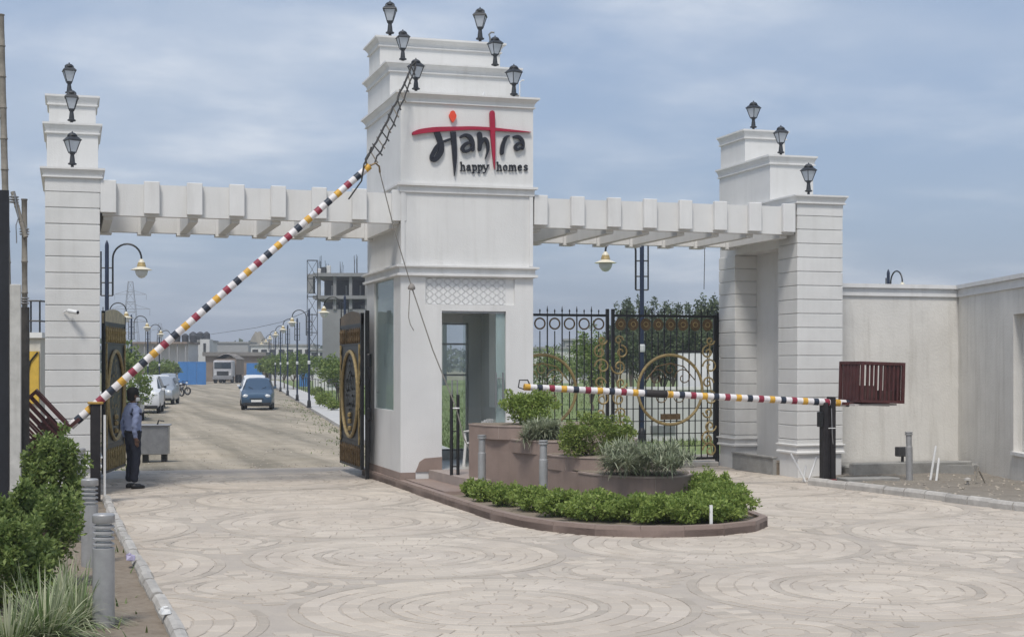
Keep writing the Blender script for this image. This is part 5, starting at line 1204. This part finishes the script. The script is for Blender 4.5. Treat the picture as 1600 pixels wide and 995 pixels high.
wd = ['nearest', 'second', 'third', 'fourth', 'fifth', 'sixth', 'farthest']
for (x, y), w in zip(RL, wd): dup(lp, (x, y, .1), math.pi - TH, scale=.86, label=f'{w} street lamp along the right footway beyond the left entrance')
LLP = [(3.0, 62), (4.6, 78), (6.2, 94), (7.8, 110)]
for (x, y), w in zip(LLP, ('nearest', 'second', 'third', 'farthest')): dup(lp, (x - 1.6, y, 0), -TH, scale=.86, label=f'{w} lamp of the left roadside row behind the parked cars')
# footway railing
rail = thing('footway_railing', 'thin black post railing along the lawn edge of the footway', 'railing', (edge_x(52) + 1.6, 52, .1))
for k in range(22):
    y = 50 + k * 3.6; x = edge_x(y) + 1.6; MB().tube([(x, y, .08), (x, y, 1.25)], .025, 6).obj('post', BLACKM, rail)
for z in (1.2,): MB().tube([(edge_x(58) + 1.6, 58, z), (edge_x(126) + 1.6, 126, z)], .02, 6).obj('rail', BLACKM, rail)
for (px, py, h) in ((482, 642, .5), (475, 637, .5)):
    pass

# ================================================================== vehicles
def make_car(label, loc, rotz, m, Lc=3.55, W=1.52, H=1.52, suv=False):
    t = thing('parked_car', label, 'car', loc, rotz, 'cars parked along the inner road', local=True)
    hw = W / 2; h2 = Lc / 2
    # front is -y.  stations: y, lower z, belt z, top z, half width, roof half width
    if suv: ST = [(-h2, .38, .80, .82, .80, .70), (-h2 + .08, .26, .92, .95, .94, .8), (-h2 + .55, .24, 1.0, 1.04, 1, .84), (-h2 + 1.15, .24, 1.08, 1.13, 1, .82), (-h2 + 1.75, .24, 1.10, H - .05, 1, .74), (-h2 + 2.3, .24, 1.10, H, 1, .75), (h2 - .5, .25, 1.10, H - .02, 1, .74), (h2 - .10, .28, 1.08, H - .12, .97, .70), (h2, .40, .95, 1.02, .9, .66)]
    else: ST = [(-h2, .36, .62, .64, .80, .70), (-h2 + .07, .24, .76, .80, .93, .80), (-h2 + .45, .22, .86, .91, 1, .84), (-h2 + .98, .22, .93, .985, 1, .82), (-h2 + 1.62, .22, .96, H - .07, 1, .70), (-h2 + 2.15, .22, .97, H, 1, .72), (h2 - .75, .22, .98, H - .02, 1, .73), (h2 - .18, .24, .96, H - .12, .97, .70), (h2, .36, .85, .92, .9, .66)]
    V = []; F = []
    for (y, zl, zb, zt, w, wr) in ST:
        sec = [(0, zl), (w * hw * .86, zl), (w * hw * .98, zl + .10), (w * hw, (zl + zb) / 2 + .04), (w * hw * .97, zb), (wr * hw, zt - .05 * (zt > 1.1)), (wr * hw * .8, zt), (0, zt + .015)]
        V += [(x, y, z) for x, z in sec] + [(-x, y, z) for x, z in sec[-2:0:-1]]
    n = 14
    for i in range(len(ST) - 1):
        for j in range(n): F.append((i * n + j, i * n + (j + 1) % n, (i + 1) * n + (j + 1) % n, (i + 1) * n + j))
    F += [tuple(range(n)), tuple(range((len(ST) - 1) * n, len(ST) * n))]
    body = MB().add(V, F).obj('body', m, t, smooth=True)
    def P_(i, j, o=.012):
        p = Vector(V[i * n + j]); c = Vector((0, p.y, .8)); return p + (p - c).normalized() * o
    def quad(a, b, c, d, nm, mt, ins=.08):
        q = [a, b, c, d]; ce = sum(q, Vector()) / 4; q = [p.lerp(ce, ins) for p in q]; nn = (q[1] - q[0]).cross(q[2] - q[0]).normalized() * .006
        MB().add([p + nn for p in q] + [p - nn for p in q], [(0, 1, 2, 3), (7, 6, 5, 4), (0, 4, 5, 1), (1, 5, 6, 2), (2, 6, 7, 3), (3, 7, 4, 0)]).obj(nm, mt, t)
    quad(P_(3, 4), P_(3, 10), P_(4, 9), P_(4, 5), 'windscreen', CARGLASS, .06)
    quad(P_(8, 4), P_(8, 10), P_(7, 9), P_(7, 5), 'rear_window', CARGLASS, .14)
    for a_, b_ in ((4, 5), (10, 9)):
        quad(P_(4, a_), P_(5, a_), P_(5, b_), P_(4, b_), 'side_window', CARGLASS); quad(P_(5, a_), P_(6, a_), P_(6, b_), P_(5, b_), 'side_window', CARGLASS); quad(P_(6, a_), P_(7, a_), P_(7, b_), P_(6, b_), 'side_window', CARGLASS, .14)
    zf = ST[1][2]
    for s in (-1, 1):
        MB().lathe([(.01, -.05), (.11, -.03), (.12, .02), (.08, .05), (.01, .055)], n=12).obj('headlight', LIGHTGL, t, smooth=True).matrix_local = Matrix.Translation((s * hw * .68, -h2 + .05, zf - .09)) @ Matrix.Rotation(R(90), 4, 'X') @ Matrix.Diagonal((1.15, .75, 1.0, 1))
        MB().bbox(s * hw * .88 - .05, s * hw * .88 + .05, h2 - .10, h2 + .005, zf - .12, zf + .10, .01).obj('tail_light', mat('tail_red', (.3, .02, .02), .3), t)
        MB().bbox(s * (hw + .07) - .07, s * (hw + .07) + .07, -h2 + 1.08, -h2 + 1.16, 1.0, 1.12, .02).obj('wing_mirror', m, t)
        for yy in (-h2 + .62, h2 - .62):
            w = MB(); w.lathe([(.17, -.085), (.26, -.085), (.285, -.06), (.285, .06), (.26, .085), (.17, .085)], n=18); w.v = [(s * (hw - .10) + p[2], yy + p[0], .285 + p[1]) for p in w.v]; wo = w.obj('wheel', RUBBER, t, smooth=True)
            h = MB(); h.lathe([(.02, -.06), (.165, -.06), (.175, .06), (.02, .05)], n=12); h.v = [(s * (hw - .10) + s * .03 + p[2], yy + p[0], .285 + p[1]) for p in h.v]; h.obj('rim', STEEL, wo)
    MB().bbox(-.32, .32, -h2 - .012, -h2 + .03, .60 if suv else .50, .74 if suv else .58, .008).obj('grille', CARGLASS, t)
    MB().bbox(-hw * .86, hw * .86, -h2 - .02, -h2 + .08, .22, .36, .02).obj('bumper_lip', RUBBER, t)
    MB().bbox(-.25, .25, -h2 - .032, -h2 - .012, .39, .49, .004).obj('number_plate', PLATEM, t)
    for s in (-1, 1): MB().tube([(s * .2, -h2 + .98, 1.0), (s * .42, -h2 + 1.12, 1.10)], .008, 4).obj('wiper', RUBBER, t)
    return t
rd = math.atan(.109)
make_car('dark blue hatchback parked facing the gate on the dirt road', (8.75, 72.2, -.02), -rd - R(3), CARBLUE)
make_car('white van-like car partly hidden behind the guard', (2.0, 60.0, -.02), -rd + R(4), CARWHITE, 3.9, 1.6, 1.75, True)
make_car('white car parked behind the small roadside tree', (3.2, 68.5, -.02), -rd, CARWHITE, 3.8, 1.6, 1.7, True)
make_car('silver hatchback farthest down the left row', (4.9, 83.5, -.02), -rd - R(4), CARSILVER)
make_car('dark grey hatchback between the two white cars of the left row', (3.75, 75.8, -.02), -rd, mat('car_grey', (.06, .065, .07), .3, metal=.3))
make_car('small silver hatchback beside the motorcycles', (7.2, 116, -.02), -rd, CARSILVER)
make_car('white hatchback just right of the raised boom beyond the silver one', (5.5, 96.5, -.02), -rd, CARWHITE)
make_car('white hatchback parked close behind the dark blue one', (9.45, 79.5, -.02), -rd, CARWHITE, 3.6, 1.55, 1.62)
def make_bike(label, loc, rotz):
    t = thing('motorcycle', label, 'motorcycle', loc, rotz, 'motorcycles parked past the cars', local=True)
    for y in (-.62, .62):
        w = MB().ring((0, y, .30), .25, .05, 'x', 20, 6).obj('wheel', RUBBER, t); MB().ring((0, y, .30), .17, .02, 'x', 14, 5).obj('rim', STEEL, w)
    MB().tube([(0, .62, .30), (0, .25, .42), (0, -.2, .45), (0, -.45, .85), (0, -.62, .30)], .03, 6).obj('frame', BLACKM, t)
    MB().bbox(-.13, .13, -.32, .12, .66, .88, .05).obj('fuel_tank', mat('bike_tank', (.03, .03, .05), .25), t); MB().bbox(-.13, .13, .10, .72, .70, .80, .03).obj('seat', RUBBER, t)
    MB().bbox(-.12, .12, -.2, .2, .28, .60, .04).obj('engine', STEEL, t); MB().tube([(-.36, -.38, 1.02), (-.1, -.44, .98), (.1, -.44, .98), (.36, -.38, 1.02)], .018, 6).obj('handlebar', BLACKM, t)
    MB().lathe([(.01, 0), (.09, .02), (.08, .1), (.01, .12)], (0, -.55, .82), 10).obj('headlamp', LIGHTGL, t); MB().tube([(.16, .1, .3), (.17, .7, .36)], .04, 6).obj('exhaust', STEEL, t)
make_bike('dark motorcycle parked in front of the last white hatchback', (6.9, 103, -.02), R(35)); make_bike('dark motorcycle farthest along the left side of the road', (7.6, 108.5, -.02), R(50))
# lorry at the end of the road
lo = thing('lorry', 'grey lorry with pale cab standing at the end of the dirt road', 'lorry', (*L(352, 178), -.02), -TH, None, local=True)
cab = MB().bbox(-1.15, 1.15, -1.6, .2, .7, 2.75, .12).obj('cab', mat('lorry_cab', (.42, .42, .44), .5, var=.25, scale=.9), lo)
MB().bbox(-1.0, 1.0, -1.64, -1.58, 1.75, 2.5, .02).obj('windscreen', CARGLASS, lo); MB().bbox(-.7, .7, -1.66, -1.58, .95, 1.45, .02).obj('grille', DARKHOLE, lo)
MB().bbox(-1.2, 1.2, -1.75, -1.5, .45, .72, .03).obj('bumper', STEEL, lo)
for s in (-.9, .9): MB().lathe([(.01, 0), (.14, .0), (.12, .04), (.01, .05)], n=10).obj('headlight', LIGHTGL, lo).matrix_local = Matrix.Translation((s, -1.62, 1.05)) @ Matrix.Rotation(R(90), 4, 'X')
MB().bbox(-1.25, 1.25, .35, 5.5, 1.0, 2.9, .05).obj('cargo_bed', FARBROWN, lo)
tp = MB(); 
for i in range(9):
    for k in range(7): tp.v.append((-1.35 + 2.7 * i / 8, .3 + 5.3 * k / 6, 2.9 + .75 * math.sin(math.pi * i / 8) * (.75 + .25 * math.sin(k * 1.7)) + .05 * rng.uniform(-1, 1)))
tp.f = [(i * 7 + k, (i + 1) * 7 + k, (i + 1) * 7 + k + 1, i * 7 + k + 1) for i in range(8) for k in range(6)]; tp.obj('tarpaulin', mat('tarp', (.21, .19, .17), .8, var=.3, scale=1.2), lo, fix=False)
for x in (-1, 1):
    for y in (-.9, 2.2, 4.4):
        w = MB(); w.lathe([(.25, -.15), (.48, -.15), (.5, 0), (.48, .15), (.25, .15)], n=16); w.v = [(x + p[2], y + p[0], .5 + p[1]) for p in w.v]; w.obj('wheel', RUBBER, lo)

# ================================================================== far buildings and sheds
def far(name, label, cat, px, D_, rot=0.): return thing(name, label, cat, (*L(px, D_), 0), -TH + rot, None, local=True)
def zt(py, D_): return CAM_H + (HORIZON - py) / FPX * D_
def wpx(a, D_): return a / FPX * D_
def fence_sheet(label, pa, pb, D_, top):
    t = far('sheet_fence', label, 'fence', (pa + pb) / 2, D_); w = wpx(pb - pa, D_) / 2; n = max(2, round(2 * w / .9))
    for k in range(n): MB().box(-w + 2 * w * k / n + .01, -w + 2 * w * (k + 1) / n - .01, -.03 * (k % 2), .05 - .03 * (k % 2), -.05, zt(top, D_)).obj('sheet', BLUESHEET, t)
    for k in range(2): MB().box(-w, w, .06, .12, .5 + k * 1.0, .6 + k * 1.0).obj('rail', STEEL, t)
fence_sheet('blue sheet-metal fence left of the grey lorry', 278, 322, 164, 565)
fence_sheet('blue sheet-metal fence right of the grey lorry', 385, 410, 166, 567)
fence_sheet('short blue sheet panel at the edge of the lawn', 467, 482, 140, 575)
# long brown shed behind the lorry
sh = far('brown_shed', 'long brown shed with a sagging roof behind the lorry', 'shed', 367, 196); w = wpx(46, 196)
MB().box(-w, w, 0, 6, -.05, zt(556, 196) ).obj('wall', FARBROWN, sh); MB().prism([(-w - .3, -.5), (w + .3, -.5), (w + .3, 6.4), (-w - .3, 6.4)], zt(556, 196), zt(550, 196)).obj('roof', mat('shed_roof', (.20, .185, .17), .9, var=.3, scale=.7), sh)
for k in range(5): MB().box(-w + 1 + k * 1.5, -w + 1.7 + k * 1.5, -.06, .0, .2, 2.0).obj('opening', DARKHOLE, sh)
# house with water tanks
h = far('white_house', 'small white house with black roof tanks behind the blue fence', 'house', 307, 205); w = wpx(17, 205)
MB().box(-w, w, 0, 7, 0, zt(534, 205)).obj('wall', FARWHITE, h); MB().box(-w - .15, w + .15, -.2, 7.1, zt(534, 205), zt(531, 205)).obj('roof_slab', FARGREY, h)
MB().box(w - .9, w + .4, -.5, 2, 0, zt(530, 205)).obj('stair_tower', FARWHITE, h)
wi = MB().box(-.75, .15, -.05, .02, 3.6, 4.6).obj('window', DARKHOLE, h); MB().box(-.85, .25, -.12, .0, 3.48, 3.58).obj('sill', FARGREY, wi)
wi = MB().box(w - .45, w - .1, -.56, -.48, 3.7, 5.2).obj('window', DARKHOLE, h); MB().box(w - .5, w - .05, -.62, -.5, 3.6, 3.68).obj('sill', FARGREY, wi)
for k, (x, r_) in enumerate(((-.9, .55), (.1, .62), (1.0, .5))): MB().lathe([(r_ * .9, 0), (r_, .1), (r_, .9), (r_ * .5, 1.1), (.12, 1.2)], (x, 2, zt(531, 205)), 12).obj('water_tank', TANK, h, smooth=True)
# long shed-like row on the left with posts
h = far('veranda_row', 'long low pale building with a flat roof and posts on the left', 'building', 245, 175); w = wpx(45, 175)
MB().box(-w, w, 1.4, 7, 0, zt(537, 175)).obj('wall', FARWHITE, h); MB().box(-w - .2, w + .2, -.2, 7.2, zt(537, 175), zt(534, 175)).obj('roof', FARBROWN, h)
MB().box(-w, w, 1.3, 1.42, 0, 2.0).obj('lower_wall', FARBROWN, h)
for k in range(8): MB().box(-w + 2 * w * k / 7 - .06, -w + 2 * w * k / 7 + .06, 0, .12, 0, zt(537, 175)).obj('post', FARGREY, h)
for k in range(3): MB().lathe([(.4, 0), (.45, .8), (.2, 1.0), (.05, 1.05)], (w * .5 + k * 1.0, 3, zt(534, 175)), 10).obj('water_tank', TANK, h)
def block(label, px, D_, wp, top, m, storeys=2, wins=4, name='apartment_block', cat='building'):
    h = far(name, label, cat, px, D_); w = wpx(wp, D_) / 2; H_ = zt(top, D_)
    MB().box(-w, w, 0, 8, -.05, H_).obj('wall', m, h); MB().box(-w - .2, w + .2, -.2, 8.2, H_, H_ + .25).obj('roof', FARGREY, h)
    for s in range(storeys):
        for k in range(wins):
            x = -w + 2 * w * (k + .5) / wins; z = H_ * (s + .35) / storeys
            wi = MB().box(x - .45, x + .45, -.04, .03, z, z + 1.1).obj('window', DARKHOLE, h); MB().box(x - .52, x + .52, -.10, .0, z - .1, z - .02).obj('sill', FARGREY, wi)
    return h
block('pale flat-roofed building beyond the shed', 355, 260, 66, 536, FARGREY, 1, 4)
block('long white building behind the lamp row', 440, 230, 96, 540, FARWHITE, 2, 7)
block('pale blockhouse behind the grey lattice tower', 505, 200, 40, 548, FARWHITE, 2, 3)
block('low white building seen through the leaf with gold rings', 870, 170, 70, 545, FARWHITE, 1, 4)
block('grey two-storey building seen through the leaf with gold rings', 905, 200, 44, 532, FARGREY, 2, 3)
block('long pale wall beyond the lawn', 520, 120, 60, 579, FARWHITE, 1, 1, 'garden_wall', 'wall')
# unfinished concrete building with scaffold lattice
ub = far('unfinished_building', 'unfinished grey concrete building with reinforcing bars on its roof', 'building', 545, 150); w = wpx(55, 150) ; H_ = zt(427, 150)
def ubox(a, b, y0, y1, z0, z1, nm, m=CONCRETE): return MB().box(a, b, y0, y1, z0, z1).obj(nm, m, ub)
sl_ = [zt(561, 150) - .3, zt(488, 150), zt(462, 150), H_]
ubox(-w + .9, w + 6, 0, 9, 0, zt(483, 150), 'lower_wall')
for z in (zt(462, 150), H_): ubox(-w, w + 6, -.6, 9, z - .35, z, 'floor_slab')
ubox(-w + .2, w + 6, 7.0, 8.6, zt(483, 150), H_ - .35, 'back_wall', mat('concrete_shaded', (.10, .10, .105), .9, var=.2))  # darker copy of the concrete paints shade into the open storeys
for k in range(7):
    x = -w + .55 + k * 1.62
    ubox(x - .16, x + .16, -.2, .2, zt(483, 150), zt(462, 150) - .35, 'column'); ubox(x - .16, x + .16, -.2, .2, zt(462, 150), H_ - .35, 'column')
for k in range(6):
    x = -w + 1.0 + k * 1.5
    ubox(x, x + .14, 6.6, 6.95, zt(462, 150) + .1, zt(462, 150) + 1.4, 'painted_light_gap', FARWHITE)  # pale solid blocks painted as daylight showing through the back wall
    if k % 2 == 0: ubox(x + .1, x + .7, 6.7, 6.96, zt(480, 150), zt(472, 150), 'painted_light_gap', FARWHITE)
ubox(-w - .55, -w, -.5, 1.2, zt(458, 150), H_ - .1, 'stair_panel')
rb = MB()
for (x, hh, nn) in ((-w + .7, 2.2, 7), (-w + 1.4, 1.4, 6), (-w + 2.8, 1.6, 4), (-w + 4.2, 2.0, 7), (-w + 6, 1.6, 5)):
    for k in range(nn): xx_ = x + rng.uniform(-.25, .25); rb.tube([(xx_, rng.uniform(0, .5), H_), (xx_ + rng.uniform(-.08, .08), .2, H_ + hh * rng.uniform(.5, 1.0))], .02, 4)
ob_ = rb.obj('rebar', BLACKM, ub); ob_['kind'] = 'stuff'
for k, x in enumerate((-w + .6, -w + 1.0, -w + 1.5)): MB().bbox(x - .22, x + .22, .1, .5, H_, H_ + .5 + .15 * k, .05).obj('roof_bundle', FARWHITE if k != 1 else TANK, ub)
def lattice(name, label, px, D_, w, top, levels, m, taper=0., arms=()):
    t = far(name, label, 'lattice tower', px, D_, R(8)); H2 = zt(top, D_)
    c = lambda k, q: ((q[0] * w / 2) * (1 - taper * k / levels), (q[1] * w / 2) * (1 - taper * k / levels), H2 * k / levels)
    Q = [(-1, -1), (1, -1), (1, 1), (-1, 1)]; r_ = D_ * .00010 + .012
    for q in Q: MB().tube([c(0, q), c(levels, q)], r_ * 1.3, 5).obj('leg', m, t)
    for k in range(levels):
        b = MB()
        for i in range(4):
            q, q2 = Q[i], Q[(i + 1) % 4]; b.tube([c(k + 1, q), c(k + 1, q2)], r_, 4); b.tube([c(k, q), c(k + 1, q2)], r_ * .8, 4)
        b.obj('brace_bay', m, t)
    for (zf, half) in arms:
        b = MB(); z = H2 * zf; b.tube([(-half, 0, z), (half, 0, z)], r_ * 1.2, 4); b.tube([(-half, 0, z), (0, 0, z + half * .3)], r_, 4); b.tube([(half, 0, z), (0, 0, z + half * .3)], r_, 4)
        for s in (-1, 1): b.tube([(s * half, 0, z), (s * half, 0, z - half * .35)], r_, 4)
        b.obj('cross_arm', m, t)
    return t
lattice('hoist_tower', 'slim dark lattice hoist beside the unfinished building', 488, 146, 1.0, 407, 7, BLACKM)
lattice('pylon', 'distant hazy power pylon left of the raised boom', 204, 430, 6.5, 440, 9, STEEL, .8, ((.86, 4.5), (.70, 5.5), (.56, 4.5)))
lattice('pylon', 'tiny far pylon just right of the larger one', 250, 900, 8, 505, 6, STEEL, .8, ((.85, 5),))
# spoil heap
mh = MB(); n_ = 24; D_ = 290; c = L(405, D_); w = wpx(70, D_) / 2
for i in range(n_ + 1):
    for k in range(9):
        a = i / n_; b = k / 8; z = (zt(521, D_)) * (math.sin(math.pi * a) ** .6) * math.sin(math.pi * b) ** .8 * (1 + .12 * math.sin(a * 17) + .06 * math.sin(a * 41 + b * 9))
        mh.v.append((c[0] + (a - .5) * 2 * w, c[1] + (b - .5) * 26, z - .3))
mh.f = [(i * 9 + k, (i + 1) * 9 + k, (i + 1) * 9 + k + 1, i * 9 + k + 1) for i in range(n_) for k in range(8)]
tag(mh.obj('spoil_heap', MOUND, smooth='all', fix=False), 'pale rounded heap of earth beyond the road', 'earth heap')
# pale low walls just inside the closed gate
pw = thing('low_wall', 'pale low wall with a plaque seen through the lower bars of the closed gate', 'wall', (15, 36.5, 0))
MB().box(13.4, 18.5, 36.5, 36.7, 0, 1.45).obj('wall', FARWHITE, pw); MB().box(13.35, 18.5, 36.45, 36.75, 1.45, 1.53).obj('coping', TRIM, pw); MB().box(14.8, 15.5, 36.46, 36.5, .3, .5).obj('plaque', STEEL, pw)
pb = thing('notice_panel', 'tall white notice panel behind the leaf with brown rosettes', 'panel', (16.2, 37.3, 0)); MB().box(15.95, 17.3, 37.3, 37.36, .9, 2.45).obj('panel', PLASTICW, pb); MB().box(15.9, 17.35, 37.29, 37.38, 2.45, 2.52).obj('frame', BLACKM, pb)
for x in (16.0, 17.2): MB().box(x, x + .06, 37.37, 37.43, 0, 2.5).obj('post', BLACKM, pb)

# ================================================================== trees and bushes behind the gate
def tree(label, x, y, h, cr, n, m=LEAF_T, trunk_h=None, name='tree', size=.16, cz=.62, squat=1.0):
    t = thing(name, label, 'tree', (x, y, 0), 0, 'trees behind the gate')
    th_ = trunk_h or h * .35
    pts = [(x, y, -.05), (x + rng.uniform(-.08, .08), y, th_ * .5), (x + rng.uniform(-.12, .12), y, th_), (x + rng.uniform(-.2, .2), y, h * .8)]
    MB().tube(pts, [h * .022, h * .017, h * .013, h * .004], 8).obj('trunk', BARK, t, smooth=True)
    cl = lumps(x, y, th_ + (h - th_) * .52, cr, cr, (h - th_) * .52 * squat, 20, .46)
    lm = MB()
    for q in cl[1:9]: lm.tube([(x, y, th_ * .85), ((x + q[0]) / 2, (y + q[1]) / 2, (th_ + q[2]) / 2 + .1), q[:3]], [h * .009, h * .006, h * .002], 5)
    lm.obj('limbs', BARK, t)
    P, u = blob_points(cl, n, .25); np_obj('crown', *leaf_arrays(P, size, .55, .2, u * .4), m, t); return t
for (px, D_, top, r_, lb) in ((985, 105, 464, 1.35, 'tall slim tree behind the double gate post'), (1022, 110, 470, 1.7, 'rounded dark tree right of the gate lamp'), (1052, 98, 478, 1.5, 'dark tree above the middle brown rosettes'), (1082, 106, 476, 1.7, 'broad dark tree above the right brown rosettes'), (1109, 88, 462, 1.2, 'tall ragged tree close to the right pier'),
                              (964, 120, 506, 1.6, 'lower tree left of the tall slim one'), (1002, 84, 505, 1.7, 'bushy lower tree behind the gate lamp pole'), (1036, 80, 500, 1.7, 'bushy lower tree left of the big gold circle'), (1070, 78, 502, 1.7, 'bushy lower tree behind the big gold circle'), (1112, 76, 498, 1.7, 'bushy tree half hidden by the right pier')):
    x, y = L(px, D_); tree(lb, x, y, zt(top, D_) * .92, r_, 5200, LEAF_T, .8, size=.20)
for (px, D_, top, r_, lb) in ((850, 75, 548, 1.3, 'low green tree seen through the gold-ringed leaf beside the tower'), (925, 66, 520, 1.0, 'loose green tree behind the scrolls of the gold-ringed leaf'), (893, 120, 552, 1.8, 'distant green tree through the middle of the gold-ringed leaf')):
    x, y = L(px, D_); tree(lb, x, y, zt(top, D_), r_, 3000, LEAF_B, .5, size=.14)
# young trees along the footway and by the parked cars
for i, (px, D_, top, r_) in enumerate(((417, 150, 559, 1.1), (430, 138, 556, 1.2), (444, 130, 554, 1.3), (458, 124, 553, 1.4), (474, 128, 556, 1.3), (492, 140, 560, 1.3))):
    x, y = L(px, D_); tree(f"{['farthest', 'fifth', 'fourth', 'third', 'second', 'nearest'][i]} young tree of the row along the footway lawn, counted from the tower", x, y, zt(top, D_), r_, 1500, LEAF_B, .9, size=.22)
x, y = L(216, 56); tree('small leafy roadside tree just behind the guard', x, y, zt(582, 56), .60, 1500, LEAF_B, .35, size=.11)
x, y = L(196, 66); tree('green roadside tree at the gold edge of the open left leaf', x, y, zt(548, 66), .9, 2600, LEAF_B, .6, size=.14)
x, y = L(243, 130); tree('dusty tree between the parked cars and the low pale building', x, y, zt(564, 120), 1.6, 1500, LEAF_B, .9, size=.22)
x, y = L(265, 150); tree('dusty tree left of the blue fence', x, y, zt(566, 140), 1.2, 1200, LEAF_B, .9, size=.24)
x, y = L(528, 78); tree('green tree behind the brown-crested gate leaf', x, y, zt(556, 78), 1.2, 1800, LEAF_B, .7, size=.18)
for i, (px, D_, r_, hh) in enumerate(((503, 76, .35, .5), (510, 70, .5, .65), (521, 66, .35, .45), (496, 92, .5, .6))):
    x, y = L(px, D_); shrub('lawn_shrub', f"{['second smallest', 'largest', 'nearest', 'farthest'][i]} round shrub on the lawn beyond the footway lamps", lumps(x, y, .12 + hh * .5, r_, r_, hh * .55, 8), 900, .11, LEAF_A, 3, 'shrubs on the lawn')
# far tree line and horizon woods
wd_ = []
for k in range(260):
    px = rng.uniform(-200, 1900); D_ = rng.uniform(420, 800); x, y = L(px, D_); r_ = rng.uniform(4, 9); wd_.append((x, y, r_ * .45, r_, r_, r_ * rng.uniform(.45, .8)))
P, u = blob_points(wd_, 24000, .3); tag(np_obj('far_wood', *leaf_arrays(P, 2.0, .7, .2, u * .6), LEAF_T), 'low dark belt of woodland along the horizon', 'woodland', kind='stuff')
# wires
tag(MB().tube([(*L(330, 260), zt(522, 260)), (*L(400, 215), zt(512, 215)), (*L(440, 190), zt(503, 190)), (*L(481, 150), zt(486, 150))], .03, 4).obj('overhead_wire', WIRE), 'thin overhead wire sagging left of the lattice hoist', 'wire')
tag(MB().tube([(*L(1101, 31), zt(370, 31)), (*L(1101, 31), zt(400, 31)), (*L(1100, 31), zt(452, 31))], .008, 4).obj('hanging_wire', WIRE), 'thin wire hanging below the right pergola beam', 'wire')

# ================================================================== haze: even air round the whole scene
hz = MB().box(-1500, 1900, -120, 2300, -1.2, 62).obj('haze', WIRE); hz['kind'] = 'stuff'; hz['label'] = 'pale even haze in the air'
hm = bpy.data.materials.new('haze_air'); hm.use_nodes = True; hn, hl = hm.node_tree.nodes, hm.node_tree.links; hn.remove(hn['Principled BSDF'])
pv = hn.new('ShaderNodeVolumePrincipled'); pv.inputs['Color'].default_value = (.90, .94, 1.0, 1); pv.inputs['Density'].default_value = .0008; pv.inputs['Anisotropy'].default_value = .2
hl.new(pv.outputs[0], hn['Material Output'].inputs['Volume']); hz.data.materials.clear(); hz.data.materials.append(hm)
